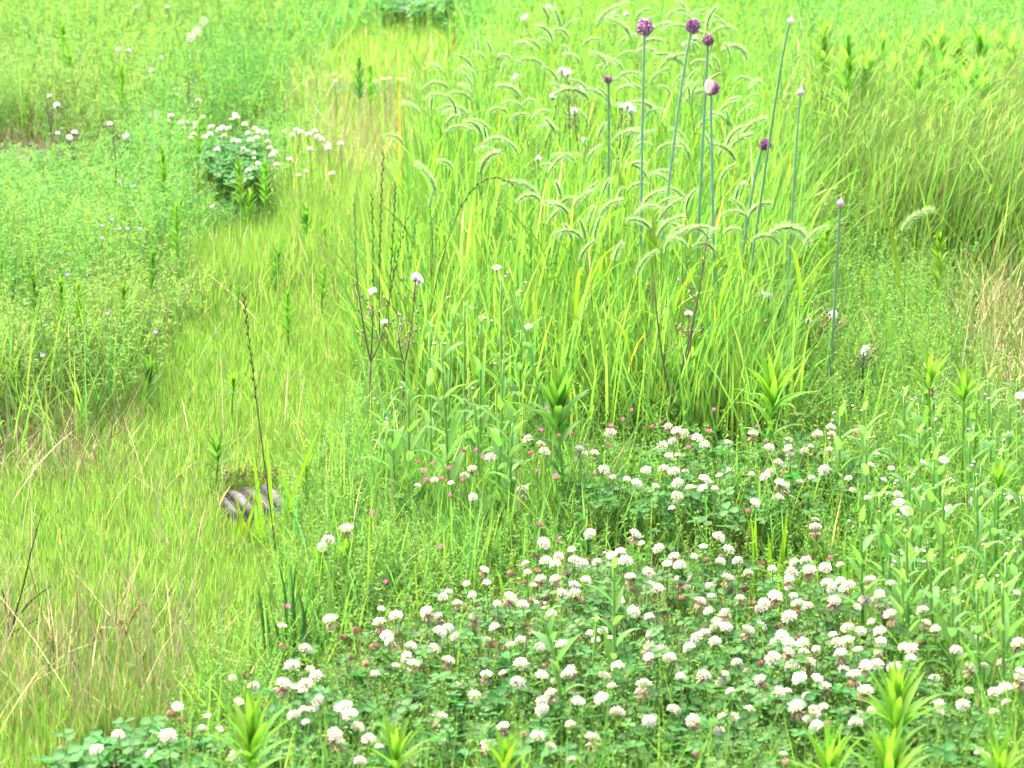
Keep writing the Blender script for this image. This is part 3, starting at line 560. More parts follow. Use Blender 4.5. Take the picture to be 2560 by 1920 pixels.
def blooms():
    random.seed(21)
    white = [c for c in CLIST if c[2] != 'b']; brown = [c for c in CLIST if c[2] == 'b']
    rank = sorted(white, key=lambda c: -SCL[c[2]] * (c[1] + 746))
    single = rank[:300]; rest = rank[300:]
    for px, py, k in single + brown:
        h = (0.135 if k != 'b' else 0.10) + random.uniform(-0.025, 0.03)
        if py < 600: h += 0.06
        x, y, _ = at_z(px, py, h)
        lx, ly = random.gauss(0, 0.10), random.gauss(0, 0.10)
        t = thing('white_clover_bloom' if k != 'b' else 'withered_clover_head', (float(x) - lx * h, float(y) - ly * h, 0), 'clover bloom' if k != 'b' else 'clover head')
        obj('stem', random.choice(CST), t, (0, 0, -0.01), (-ly, lx, 0), (1, 1, h + 0.008))
        s = SCL[k] * random.uniform(0.8, 1.15); top = (lx * h, ly * h, h); rt = (random.gauss(0, .32), random.gauss(0, .32), random.uniform(0, 6.28))
        obj('flower_head', random.choice({'w': HW, 'h': HH, 's': HS, 'b': HB}[k]), t, top, rt, s)
        if k == 'h': obj('withered_florets', random.choice(SK), t, (top[0], top[1], h - s * .28), rt, s * 1.12)
        reg(t, 'clover_' + k, px, py)
    # the smaller blooms farther off
    vs = []; q = []; c = []; tr = []; o = 0
    P = {k: [(np.array([v.co[:] for v in m_.vertices]), [tuple(p.vertices) for p in m_.polygons], np.array([d.color[:3] for d in m_.color_attributes['Col'].data])) for m_ in ms] for k, ms in {'w': HW, 'h': HH, 's': HS}.items()}
    for px, py, k in rest:
        h = 0.13 + random.uniform(-0.02, 0.03) + (0.06 if py < 600 else 0); x, y, _ = at_z(px, py, h); s = SCL[k] * random.uniform(.9, 1.1)
        vv, ff, cc = random.choice(P[k]); Rm = np.array(Euler((random.gauss(0, .2), random.gauss(0, .2), random.uniform(0, 6.28))).to_matrix())
        vs.append(vv @ Rm.T * s + (x, y, h)); c.append(cc)
        q += [np.array(f) + o for f in ff if len(f) == 4]; tr += [np.array(f) + o for f in ff if len(f) == 3]; o += len(vv)
        mb = MB(); mb.tube([(x, y, 0), (x + .004, y, h * .5), (x, y, h)], 0.0009, (0.10, 0.23, 0.04), 3, False)
        vs.append(np.array(mb.v)); c.append(np.array(mb.c)); q += [np.array(f) + o for f in mb.f if len(f) == 4]; o += len(mb.v)
    me = np_mesh('small_clover_blooms', np.concatenate(vs), [np.array(q), np.array(tr)], np.concatenate(c), M['petal'])
    tag(obj('small_clover_blooms', me), 'smallest white clover blooms dotted through the meadow', 'clover blooms', None, 'stuff')
blooms()

# ================================================================== foxtails
def foxtail_meshes(seed, arch, L=0.068, r=0.0040):
    random.seed(seed); pts = []; x = z = 0; n = 12
    for i in range(n + 1):
        t = i / n; a = 0.15 + arch * t
        if i: x += L / n * math.sin(a); z += L / n * math.cos(a)
        pts.append(Vector((x, 0, z)))
    def P(t):
        f = t * n; i = min(int(f), n - 1); return pts[i].lerp(pts[i + 1], f - i), (pts[i + 1] - pts[i]).normalized()
    prof = lambda t: (0.55 + 0.45 * min(1, t * 5)) * (1 - 0.55 * max(0, t - 0.55) / 0.45)
    mb = MB(); mb.tube(pts, [r * 0.6 * prof(i / n) for i in range(n + 1)], (0.13, 0.20, 0.03), 6)
    for i in range(150):
        t = (i + .5) / 150; p, d = P(t); a = d.orthogonal().normalized(); b = d.cross(a); f = i * 2.39996
        u = a * math.cos(f) + b * math.sin(f); rr = r * prof(t)
        mb.spindle(p + u * rr * 0.3, p + u * rr + d * 0.0016, 0.0009, (0.11, 0.20, 0.03), random.choice([(0.15, 0.25, 0.04), (0.12, 0.21, 0.03), (0.19, 0.27, 0.05)]), 0.6)
    hb = MB()
    for i in range(680):
        t = random.uniform(0, 1); p, d = P(t); a = d.orthogonal().normalized(); b = d.cross(a); f = random.uniform(0, 6.28)
        u = a * math.cos(f) + b * math.sin(f); rr = r * prof(t)
        hb.hair(p + u * rr * 0.7, p + u * (rr + 0.0078 * random.uniform(.7, 1.2)) + d * 0.005, 0.00032, (0.46, 0.69, 0.29))
    return mb.mesh('seed_head', M['stem'], False), hb.mesh('bristle', M['fluff'], False)
FOX = [foxtail_meshes(30 + i, a, L, r) for i, (a, L, r) in enumerate(((0.3, .062, .004), (0.8, .07, .0038), (1.2, .078, .004), (1.6, .072, .0038), (1.95, .08, .004), (0.45, .052, .0036), (0.95, .085, .0042), (1.4, .064, .0036), (1.7, .088, .0042), (2.2, .074, .0038)))]
FST = [stem_mesh('stem', (0.11, 0.22, 0.03), 0.0012, 0.0007, b) for b in (0.015, 0.03, -0.02)]
def grassleaf(seed, L, W, droop):
    random.seed(seed); mb = MB(); mb.lance(L, W, (0.13, 0.25, 0.018), droop, 0.2, 7, lambda t: (1 - t ** 2.2) * (0.75 + 0.25 * min(1, t * 4)), twist=random.uniform(-.5, .5)); return mb.mesh('leaf', M['grass'])
FLF = [grassleaf(1, 0.2, 0.0042, 1.2), grassleaf(2, 0.24, 0.005, 0.8), grassleaf(3, 0.17, 0.004, 1.6)]
F2 = '''700,575,605,560 700,640,600,615 840,610,755,570 850,655,745,620 505,730,415,680 410,935,325,895 685,800,765,750 655,470,585,425 845,430,775,370 1245,330,1140,305 1310,430,1210,380 1395,520,1330,460 1600,640,1460,600 1275,1270,1120,1225 610,1215,495,1080 575,1330,610,1230 905,1110,1030,995 1085,935,970,920 1390,900,1315,780 1335,110,1310,15 1555,90,1545,20 1770,60,1840,15 1900,130,1970,60 1470,240,1380,205 1540,400,1450,360 1730,400,1640,375 1790,370,1860,345 1650,450,1740,420 1820,450,1750,400 1560,300,1640,240 1500,480,1400,470 1880,560,1820,480 1840,860,1920,830 1950,770,2040,740 1850,1090,1950,1055 2010,940,1960,960 1340,280,1280,250 1420,180,1380,60 1690,130,1760,100 1800,290,1870,235 1910,340,1990,360 1080,730,1000,740 960,840,900,780 820,840,835,790 585,710,595,640 1010,380,1060,410 970,330,960,255 890,330,885,275 930,380,900,350 1040,480,1060,410 720,1080,660,1030 1350,1110,1390,1030 1180,670,1240,650'''
F4 = '''270,560,0,430 560,500,510,300 910,540,1040,310 670,760,440,610 380,900,530,690 900,1080,860,790 1030,1100,1060,790 940,880,950,760 720,1120,705,870 540,1140,560,950 1800,960,1560,780 1900,1060,2130,840 1920,850,2040,560 830,1400,910,1260 1490,130,1700,60 1800,230,1950,150 740,650,840,590 2000,1250,2210,1050 1620,1600,1790,1350 390,200,470,20 850,1090,755,1040 1300,1400,1390,1080 1140,470,1190,320'''
F3 = '''270,330,400,320 170,190,245,60 250,1000,350,875 580,1510,760,1520 440,1400,560,1310 1430,1490,1560,1390 10,1500,130,1480 460,1560,580,1550 60,640,40,540 70,420,160,410 350,530,430,530 800,1580,860,1500'''
def foxtails():
    random.seed(33); items = []
    for s, f in ((F2, lambda a, b: Q(2, a, b)), (F3, lambda a, b: Q(3, a, b)), (F4, lambda a, b: (1300 + a * 0.18083, 400 + b * 0.18083))):
        for t in s.split():
            a = [float(x) for x in t.split(',')]; items.append((*f(a[0], a[1]), *f(a[2], a[3])))
    P = poly((930, 280), (1020, 150), (1200, 40), (1580, 20), (1640, 120), (1600, 330), (1640, 480), (1560, 560), (1250, 480), (1050, 330))
    n = 0
    while n < 115:
        x, y = random.uniform(1050, 1950), random.uniform(10, 680)
        if not inside(P, np.array([x]), np.array([y]))[0]: continue
        n += 1; d = random.choice((-1, 1)) * random.uniform(5, 45); items.append((x, y, x + d, y - random.uniform(5, 40)))
    for x0, y0, x1, y1 in items:
        vv = random.choice((0, 5))
        h = random.uniform(0.33, 0.41) if y0 > 250 else random.uniform(0.38, 0.46)
        x, y, _ = at_z(x0, y0, h); x, y = float(x), float(y)
        scale_px = FPX / (y * CP + 0.27) ; 
        ln = math.hypot(x1 - x0, y1 - y0) / scale_px
        slope = abs(x1 - x0) / max(1, y0 - y1 + 1e-3) if y0 > y1 else 6
        k = 0 if slope < 0.35 else 1 if slope < 0.9 else 2 if slope < 1.8 else 3 if slope < 5 else 4
        s = 1.02 * min(1.5, max(0.75, ln / (0.058 if k < 2 else 0.050 if k < 4 else 0.042)))
        left = x1 < x0; tilt = (0, .08, .18, .3, .42)[k] + random.gauss(0, .1); rz = (math.pi if left else 0) + random.gauss(0, 0.35)
        lean = 0.10 * (-1 if left else 1) * random.uniform(0, 1)
        t = thing('foxtail_grass', (x - lean * h, y, 0), 'foxtail grass', None, 'foxtail grasses')
        obj('stem', random.choice(FST), t, (0, 0, -0.01), (0, lean, 0), (1, 1, h + 0.012))
        sh = obj('seed_head', FOX[k + vv][0], t, (lean * h, 0, h), (random.gauss(0, .15), tilt, rz), s)
        tag(obj('bristle', FOX[k + vv][1], sh), kind='stuff')
        for j in range(random.choice((1, 2))):
            hz = random.uniform(0.12, 0.28); obj('leaf', random.choice(FLF), t, (lean * hz, 0, hz), (0, random.uniform(.15, .45), random.uniform(0, 6.28)), random.uniform(.7, 1.1))
        bend = 'upright' if k == 0 else ('left' if left else 'right')
        reg(t, 'fox_' + bend, x0, y0)
foxtails()

# ================================================================== alliums
def world_stem(base, tip, mid=None, dy=0.0, n=9):
    bx, by, _ = at_z(*base); B = Vector((float(bx), float(by), 0)); T = at_y(tip[0], tip[1], B.y + dy)
    if mid is None: Mi = (B + T) / 2
    else:
        Mi = at_y(mid[0], mid[1], B.y + dy * 0.5); Mi = Mi * 2 - (B + T) / 2
    pts = bez(B, Mi, T, n); return B, [p - B for p in pts]
ASTEM = (0.17, 0.32, 0.18)
def allium_head(seed, tone):
    random.seed(seed); mb = MB(); mb.ell((0, 0, 0), 0.72, 0.72, 0.78, tuple(c * 0.45 for c in tone), 10, 7)
    for i in range(190):
        z = 1 - 1.93 * (i + .5) / 190; f = i * 2.39996; r = math.sqrt(1 - z * z); d = Vector((r * math.cos(f), r * math.sin(f), z * 1.1))
        k = random.uniform(.85, 1.22); a = d.orthogonal().normalized(); b = d.normalized().cross(a)
        low = max(0, -z); c = random.choice([tone, (tone[0] * 1.5, tone[1] * 2.0, tone[2] * 1.4), (tone[0] * .6, tone[1] * .5, tone[2] * .65)])
        c = tuple(c[j] * (1 - low * .5) + (0.36, 0.33, 0.26)[j] * low * .5 for j in range(3))
        mb.spindle(d * .6, d * k, 0.12, tuple(x * .8 for x in c), c, 0.75)
    return mb
def bud_mesh(seed, col, beak=1.6, lean=0.0):
    random.seed(seed); mb = MB(); pts = []; rr = []
    for z, r in ((-.95, .22), (-.8, .62), (-.45, .95), (0, 1.0), (.4, .78), (.75, .42), (1.0, .2), (1.0 + beak * .5, .09), (1.0 + beak, .03)):
        pts.append((lean * max(0, z - .6) ** 1.3, 0, z)); rr.append(r)
    cs = col
    mb.tube(pts, rr, cs, 9); return mb.mesh('bud', M['petal'])
def alliums():
    PUR = (0.48, 0.24, 0.43); DARK = (0.38, 0.16, 0.28)
    lab = 'purple allium'
    specs = [  # head V, radius (px in V), mid V, base V, kind, label
        ((1393, 60), 18.5, (1387, 300), (1381, 795), PUR, 'tallest broad purple allium globe, leftmost of the large ones'),
        ((1497, 57), 15.5, (1462, 260), (1400, 785), (0.38, 0.13, 0.35), 'deep purple allium globe with a leaning stem beside the tallest one'),
        ((1530, 87), 12.5, (1521, 250), (1492, 825), DARK, 'small dark allium head with a thin upright dry beak'),
        ((1538, 190), 16, (1537, 330), (1550, 835), (0.42, 0.13, 0.34), 'purple allium globe half covered by a white papery hood'),
        ((1313, 172), 9, (1315, 300), (1312, 735), DARK, 'smallest purple allium head, left of all the others'),
        ((1653, 312), 13.5, (1622, 430), (1570, 795), (0.42, 0.15, 0.32), 'lowest purple allium head on a slanting stem at right')]
    for i, (hd, rp, mid, base, tone, label) in enumerate(specs):
        B, pts = world_stem(V(*base), V(*hd), V(*mid), random.uniform(-.05, .05))
        t = thing('purple_allium', B, 'allium', label, 'purple alliums')
        mb = MB(); mb.tube(pts, [0.0036 - 0.0010 * k / 8 for k in range(9)], ASTEM, 7); obj('stem', mb.mesh('stem', M['stem']), t)
        T = pts[-1]; r = rp * KV * (B.y * CP) / FPX; d = (pts[-1] - pts[-2]).normalized()
        o = obj('flower_head', allium_head(50 + i, tone).mesh('flower_head', M['petal'], False), t, T, d.to_track_quat('Z', 'X').to_euler(), r)
        if i == 3:
            mb = MB(); pts2 = []
            for u in range(7):
                a = -1.0 + u * 0.36
                for v_ in range(7):
                    b = -0.85 + v_ * 0.28; k = 1.15; wdt = math.cos(min(1.5, abs(a) * .9))
                    pts2.append((k * math.sin(b) * wdt * 1.05 - .45, -k * math.cos(b) * (0.6 + .4 * wdt), a * 1.05 + 0.35))
            fs = [(u * 7 + v_, u * 7 + v_ + 1, u * 7 + v_ + 8, u * 7 + v_ + 7) for u in range(6) for v_ in range(6)]
            mb.add([(p[0] * .85, p[1], p[2] * .85) for p in pts2], fs, (0.60, 0.52, 0.49)); mb.tube([(-.45, -.6, 1.35), (0.0, -.5, 1.75), (.75, -.4, 2.15), (1.3, -.4, 2.3)], [.16, .09, .06, .03], (0.72, 0.62, 0.42), 5)
            obj('papery_hood', mb.mesh('papery_hood', M['petal']), t, T, (0, 0, 0), r)
        if i == 2:
            mb = MB(); mb.tube([(-.5, 0, 0), (-.75, -.1, .8), (-.5, -.1, 1.8), (-.45, 0, 3.2)], [.35, .2, .09, .04], (0.55, 0.55, 0.30), 5)
            obj('papery_hood', mb.mesh('papery_hood', M['petal']), t, T, (0, 0, 0), r)
        if i == 1:
            mb = MB(); mb.lance(1.3, .45, (0.72, 0.68, 0.62), .6, .3); obj('papery_hood', mb.mesh('papery_hood', M['petal']), t, T, (math.pi * .95, 0.2, 0.3), r)
        for j in range(3):
            mb = MB(); L = random.uniform(.22, .32); mb.lance(L, 0.009, (0.05, 0.15, 0.06), random.uniform(.5, 1.6), .25, 8, lambda q: (1 - q ** 2.5))
            obj('leaf', mb.mesh('leaf', M['leaf']), t, (0, 0, .05), (0, random.uniform(.05, .35), random.uniform(0, 6.28)))
    for i, (hd, rp, mid, base, col, label, beak, lean) in enumerate([
        ((1708, 45), 8.5, (1670, 250), (1590, 815), (0.66, 0.62, 0.55), 'pointed white allium bud, highest bud on a long leaning stem', 1.2, 0.25),
        ((1730, 199), 9.5, (1716, 380), (1688, 855), (0.62, 0.57, 0.52), 'round white allium bud right of the purple globes', 1.9, 0.0),
        ((1816, 438), 9, (1808, 560), (1790, 895), (0.62, 0.40, 0.52), 'low pinkish allium bud furthest to the right', 1.3, 0.0)]):
        B, pts = world_stem(V(*base), V(*hd), V(*mid), 0)
        t = thing('allium_bud', B, 'allium bud', label, 'allium buds')
        mb = MB(); mb.tube(pts, [0.0030 - 0.0008 * k / 8 for k in range(9)], ASTEM, 7); obj('stem', mb.mesh('stem', M['stem']), t)
        d = (pts[-1] - pts[-2]).normalized(); r = rp * KV * (B.y * CP) / FPX
        obj('bud', bud_mesh(70 + i, col, beak, lean), t, pts[-1], d.to_track_quat('Z', 'X').to_euler(), r)
    # folded strap leaves among the foxtails
    for k, (b, tp, md, label) in enumerate([((1437, 640), (1440, 505), (1425, 560), 'broad dark strap leaf at left, folded over among foxtail heads'), ((1610, 640), (1645, 500), (1610, 540), 'dark strap leaf bent over right of the allium stems'), ((1636, 440), (1690, 365), (1650, 400), 'thin dark leaf rising beside the lowest purple allium')]):
        B, pts = world_stem(V(*b), V(*tp), V(*md), .02, 8)
        mb = MB(); vs = []; fs = []
        for i, p in enumerate(pts):
            wd = 0.008 * (1 - (i / 7) ** 2.4) + .0004
            vs += [p + Vector((-wd, 0.3 * wd, 0)), p + Vector((0, -wd * .4, 0)), p + Vector((wd, .3 * wd, 0))]
        for i in range(7): q = 3 * i; fs += [(q, q + 1, q + 4, q + 3), (q + 1, q + 2, q + 5, q + 4)]
        mb.add(vs, fs, (0.035, 0.13, 0.05)); o = obj('strap_leaf', mb.mesh('strap_leaf', M['leaf']), None, B); tag(o, label, 'leaf')
alliums()

# ================================================================== lance leaved shoots
def lancemesh(seed, L, W, col, droop):
    random.seed(seed); mb = MB(); mb.lance(L, W, col, droop, .22, 6, twist=random.uniform(-.25, .25)); return mb.mesh('leaf', M['leaf'])
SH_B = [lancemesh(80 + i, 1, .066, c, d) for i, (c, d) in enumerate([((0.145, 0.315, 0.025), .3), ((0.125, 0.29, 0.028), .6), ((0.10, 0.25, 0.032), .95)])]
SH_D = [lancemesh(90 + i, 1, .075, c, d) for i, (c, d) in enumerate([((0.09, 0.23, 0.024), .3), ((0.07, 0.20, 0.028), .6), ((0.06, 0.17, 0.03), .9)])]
def shoot(top, base, wpx, dark=0, label=None, n=30, stemcol=(0.15, 0.31, 0.03), cat='leafy shoot'):
    """top: pixel of the leaf tips; wpx: width of the tuft in pixels; base: height of the plant"""
    hh = base; bx, by, _ = at_z(top[0], top[1], hh); B = Vector((float(bx) + random.gauss(0, .008), float(by), 0)); T = at_y(top[0], top[1], B.y); px2m = (B.y * CP + T.z * -SP + CAM_H * SP) / FPX
    W = wpx * px2m; L = W * (0.8 if n > 14 else .7); H = max(0.05, T.z - L * 0.9); dx = T.x - B.x
    t = thing('lance_leaved_shoot', B, cat, label, 'lance leaved shoots')
    mb = MB(); mb.tube([(0, 0, -.01), (dx * .4, 0, H * .5), (dx, 0, H), (dx, 0, H + L * .3)], [.0028, .0026, .002, .001], stemcol, 5); obj('stem', mb.mesh('stem', M['stem']), t)
    S = SH_D if dark else SH_B; spread = random.uniform(.6, .95)
    if n <= 14:      # far: leaves too small to part
        mb = MB()
        nl = 64 if top[0] > 1960 and top[1] < 240 else 42
        for i in range(nl):
            q = i / (nl - 1); z = H + L * .2 - q * min(H * .8, L * 2.6); th = .1 + min(1, q * 2.2) * (.8 if nl > 50 else .45) + random.gauss(0, .15)
            mt = Matrix.Translation((dx * z / max(H, .01), 0, z)) @ Euler((0, th, i * 2.39996)).to_matrix().to_4x4()
            c = vary((0.17, 0.40, 0.055) if top[0] > 1960 and top[1] < 240 else (0.135, 0.31, 0.025) if not dark else (0.08, 0.22, 0.024)); mb.lance(L * (.8 + .25 * q) * random.uniform(.85, 1.15), L * .10, c, .3, .2, 3, mt=mt)
        obj('foliage', mb.mesh('foliage', M['leaf']), t)
    else:
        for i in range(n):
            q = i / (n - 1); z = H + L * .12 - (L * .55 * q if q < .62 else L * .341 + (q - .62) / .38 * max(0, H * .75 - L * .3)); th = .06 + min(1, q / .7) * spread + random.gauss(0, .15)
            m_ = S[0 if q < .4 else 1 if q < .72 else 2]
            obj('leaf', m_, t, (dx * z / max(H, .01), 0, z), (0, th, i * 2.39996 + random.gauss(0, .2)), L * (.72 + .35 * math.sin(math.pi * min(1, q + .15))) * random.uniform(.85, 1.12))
    return t
def shoots():
    random.seed(44)
    big = [(V(1672, 762), 0.3, 180, 0, 40, 'big bright fan of lance leaves between foxtails and clover'),
           (V(1205, 795), 0.3, 185, 1, 35, 'dark long leaved shoot behind the pink flowers at centre'),
           (V(1940, 1440), 0.27, 206, 0, 43, 'bright shoot rising out of the clover at lower right, tallest one'),
           (V(1795, 1580), 0.27, 172, 0, 37, 'bright shoot at the bottom edge, left of the tallest one'),
           (V(1925, 1570), 0.27, 210, 0, 40, 'wide bright shoot in front of the tallest lower right one'),
           (V(855, 1560), 0.27, 156, 0, 32, 'bright shoot at the bottom edge left of the centre'),
           (V(1090, 1585), 0.27, 144, 0, 29, 'bright shoot at the middle of the bottom edge'),
           (V(540, 1510), 0.27, 204, 0, 37, 'bright shoot over the bottom left clover clump'),
           (V(2165, 1590), 0.27, 170, 0, 32, 'bright shoot in the bottom right corner'),
           (V(322, 765) , 0.14, 92, 1, 27, 'dark spiky shoot standing in lime grass at left'),
           (V(503, 795) , 0.14, 66, 0, 24, 'pale green shoot just left of the long brown rye spike'),
           (V(515, 612) , 0.14, 38, 1, 21, 'narrow dark shoot by the tip of the long rye spike'),
           (V(852, 518), 0.28, 50, 0, 21, 'bright tuft among the dark rye spikes'),
           (V(2010, 758), 0.3, 120, 0, 29, 'bright leaf fan at right, left one of a pair'),
           (V(2085, 795), 0.3, 110, 0, 29, 'bright leaf fan at right, right one of a pair'),
           (V(2160, 990), 0.28, 100, 0, 24, 'bright leafy shoot near the right edge among fleabane'),
           (V(660, 975) , 0.14, 90, 0, 24, 'bright shoot right of the hollow with grey block'),
           (V(690, 1170) , 0.14, 100, 0, 24, 'bright shoot in the grass left of the tall fleabanes'),
           (V(745, 1150) , 0.14, 90, 0, 24, 'bright shoot close beside the leftmost tall fleabanes'),
           (V(470, 935) , 0.14, 90, 1, 24, 'ragged darker shoot just above the hollow')]
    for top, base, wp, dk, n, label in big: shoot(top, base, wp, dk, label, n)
    far = [(70, 578, 40), (130, 590, 40), (168, 600, 36), (265, 600, 34), (515, 335, 34), (572, 335, 34), (135, 45, 40), (150, 90, 44), (240, 95, 36), (262, 130, 34), (660, 440, 40), (600, 530, 34), (700, 480, 30), (540, 400, 34), (775, 110, 34), (800, 130, 30), (985, 260, 40),
           (1875, 90, 36), (1905, 60, 40), (1950, 50, 40), (1990, 45, 40), (2030, 40, 44), (2075, 50, 40), (2120, 45, 40), (2165, 30, 40), (2185, 60, 40), (1930, 110, 44), (1985, 110, 40), (2040, 95, 48), (2095, 120, 48), (2065, 150, 44), (2130, 140, 44), (1780, 30, 40), (1835, 60, 40), (1215, 5, 40), (2030, 490, 50), (1785, 470, 50), (350, 310, 34), (430, 250, 34), (2190, 250, 50),
           (380, 430, 34), (620, 620, 34), (330, 530, 32), (700, 560, 30)]
    for x, y, wv in far:
        t = shoot(V(x, y), random.uniform(.13, .17) if y > 380 and 480 < x < 900 else random.uniform(.25, .30) if y > 160 or x < 1700 else random.uniform(.42, .55), wv * (1.4 if x < 1700 or y > 200 else 3.3) * KV, random.random() < .25 and x < 1700, None, 12); reg(t, 'shoot', *V(x, y))
shoots()

# ================================================================== fleabanes
FL = [lancemesh(110 + i, 1, w_, c, d) for i, (w_, c, d) in enumerate([(.11, (0.15, 0.32, 0.075), .5), (.13, (0.13, 0.29, 0.085), .9), (.105, (0.13, 0.30, 0.055), .3)])]
def bud_cluster():
    out = []
    for k in range(3):
        random.seed(120 + k); mb = MB(); mb.ell((0, 0, 0), .5, .5, .45, (0.16, 0.27, 0.05), 7, 5, (0.78, 0.78, 0.70) if k else (0.4, 0.45, 0.2)); out.append(mb.mesh('bud', M['petal']))
    return out
BUD = bud_cluster()
def daisy_mesh():
    mb = MB(); random.seed(125)
    for i in range(26):
        a = 2 * math.pi * i / 26; mt = Euler((0, 1.35 + random.gauss(0, .08), a)).to_matrix().to_4x4(); mb.lance(1.0, .10, (0.84, 0.83, 0.82), .2, .1, 2, mt=mt)
    mb.ell((0, 0, .05), .36, .36, .16, (0.75, 0.52, 0.03), 9, 5); return mb.mesh('flower', M['petal'])
DAISY = daisy_mesh()
def fleabane(base, tip, label=None, n=12, leaf=0.055, dy=0.0, buds=5, mid=None, flowers=0, group='leafy fleabane stems'):
    B, pts = world_stem(base, tip, mid, dy, 8); H = pts[-1].z
    t = thing('fleabane', B, 'fleabane', label, group)
    mb = MB(); mb.tube(pts, [.0034 - .0014 * i / 7 for i in range(8)], (0.17, 0.34, 0.06), 5)
    tops = []
    for j in range(buds):
        a = random.uniform(0, 6.28); q = pts[-1] + Vector((math.cos(a) * .018, math.sin(a) * .018, random.uniform(-.01, .02))) * random.uniform(.4, 1.3); p0 = pts[-2].lerp(pts[-1], random.uniform(0, .9))
        mb.tube([p0, (p0 + q) / 2 + Vector((0, 0, -.003)), q], .0006, (0.11, 0.24, 0.035), 3); tops.append(q)
    obj('stem', mb.mesh('stem', M['stem']), t)
    for j, q in enumerate(tops):
        if j < flowers: obj('flower', DAISY, t, q, (random.uniform(.2, .7), random.uniform(-.3, .3), 0), .0105)
        else: obj('bud', random.choice(BUD), t, q, (0, 0, 0), random.uniform(.0035, .006))
    for i in range(n):
        q = (i + .6) / n; f = q * 7; k = min(int(f), 6); p = pts[k].lerp(pts[k + 1], f - k)
        obj('leaf', random.choice(FL), t, p, (0, random.uniform(.35, .95) * (1.1 - .4 * q), i * 2.4 + random.gauss(0, .3)), leaf * (1.15 - .65 * q) * random.uniform(.8, 1.25))
    return t
def fleabanes():
    random.seed(55)
    fleabane(Q(8, 1445, 1700), Q(8, 1280, 640), 'lower of two fleabane stems standing in the front clover patch', 15, .066, 0, 3, Q(8, 1400, 1050))
    fleabane(Q(8, 1770, 1500), Q(8, 1760, 340), 'taller of two fleabane stems standing in the front clover patch', 16, .068, 0, 3)
    fleabane(Q(8, 1600, 1450), Q(8, 1650, 690), 'slim fleabane stem between the two in the front clover', 8, .045, 0, 2)
    C = [((270, 1500), (285, 990), 'far left low fleabane of the central group'), ((370, 1750), (330, 1060), 'fleabane at the front left of the central group'), ((590, 1700), (575, 490), 'fleabane with two white buds left in the central group'),
         ((720, 1780), (650, 560), 'leaning fleabane left of the middle of the central group'), ((1010, 1800), (1050, 670), 'broad leaved fleabane at the middle of the central group'), ((1150, 1350), (1165, 480), 'tall fleabane carrying an open daisy beside the foxtail blades'),
         ((1075, 1850), (1110, 1080), 'short fleabane at the front of the central group'), ((450, 1800), (440, 860), 'fleabane with pale leaves in the central group front'), ((800, 1450), (800, 300), 'slender back fleabane with small white buds'),
         ((900, 1500), (905, 400), 'slender fleabane with one bud behind the central group'), ((1040, 1300), (1035, 130), 'fleabane topped by the higher open daisy'), ((1400, 1400), (1130, 230), 'fleabane leaning left with yellowish buds'), ((680, 1600), (720, 350), 'thin fleabane with a single raised white bud'),
         ((930, 1700), (860, 900), 'lush fleabane left of the broad leaved one')]
    for i, (b, tp, label) in enumerate(C):
        fleabane(Q(5, *b), Q(5, *tp), label, 15 if i < 8 else 11, .085 if i < 8 else .065, random.uniform(-.04, .04), 3, None, 1 if 'daisy' in label else 0)
    # right field
    n = 0
    P = poly((1800, 850), (2212, 800), (2260, 1250), (2040, 1330), (1880, 1200), (1840, 1050))
    spots = []
    while n < 44:
        x, y = random.uniform(2050, 2610), random.uniform(920, 1540)
        if not inside(P, np.array([x]), np.array([y]))[0]: continue
        if min([math.hypot(x - a, y - b) for a, b in spots] or [99]) < 42: continue
        spots.append((x, y)); n += 1
        hp = random.uniform(.2, .27) * .67 * (y + 900)
        t = fleabane((x + random.uniform(-15, 15), y + hp), (x, y), None, 11, .078, random.uniform(-.03, .03), random.choice((2, 3)), None, 1 if random.random() < .05 else 0, 'fleabanes in the leafy field at right'); reg(t, 'fleabane', x, y)
    d = fleabane(Q(9, 1770, 420), Q(9, 1770, 30), 'fleabane at right holding one open white daisy flat side up', 7, .06, 0, 1, None, 1)
fleabanes()

# ================================================================== sow thistles gone to seed
def puff_mesh(seed, n=150, hemi=-.2):
    random.seed(seed); mb = MB(); mb.ell((0, 0, -.35), .38, .38, .5, (0.20, 0.20, 0.09), 6, 5)
    for i in range(n):
        z = hemi + (1 - hemi) * (i + .5) / n; f = i * 2.39996; r = math.sqrt(max(0, 1 - z * z)); d = Vector((r * math.cos(f), r * math.sin(f), z)) * random.uniform(.75, 1.1)
        mb.hair(d * .1, d, .05, (0.86, 0.85, 0.84)); mb.hair(d * 1.0, d * .55, .09, (0.86, 0.85, 0.84))
    return mb.mesh('seed_puff', M['fluff'], False)
PUFF = [puff_mesh(130 + i, 150, h) for i, h in enumerate((-.3, .1, -.6))]
def closed_bud(seed, col):
    random.seed(seed); mb = MB(); mb.tube([(0, 0, -.6), (0, 0, -.35), (0, 0, .2), (0, 0, .8)], [.12, .5, .42, .15], col, 6); return mb.mesh('bud', M['stem'])
CB = [closed_bud(135, (0.13, 0.17, 0.05)), closed_bud(136, (0.16, 0.11, 0.06)), closed_bud(137, (0.40, 0.26, 0.06))]
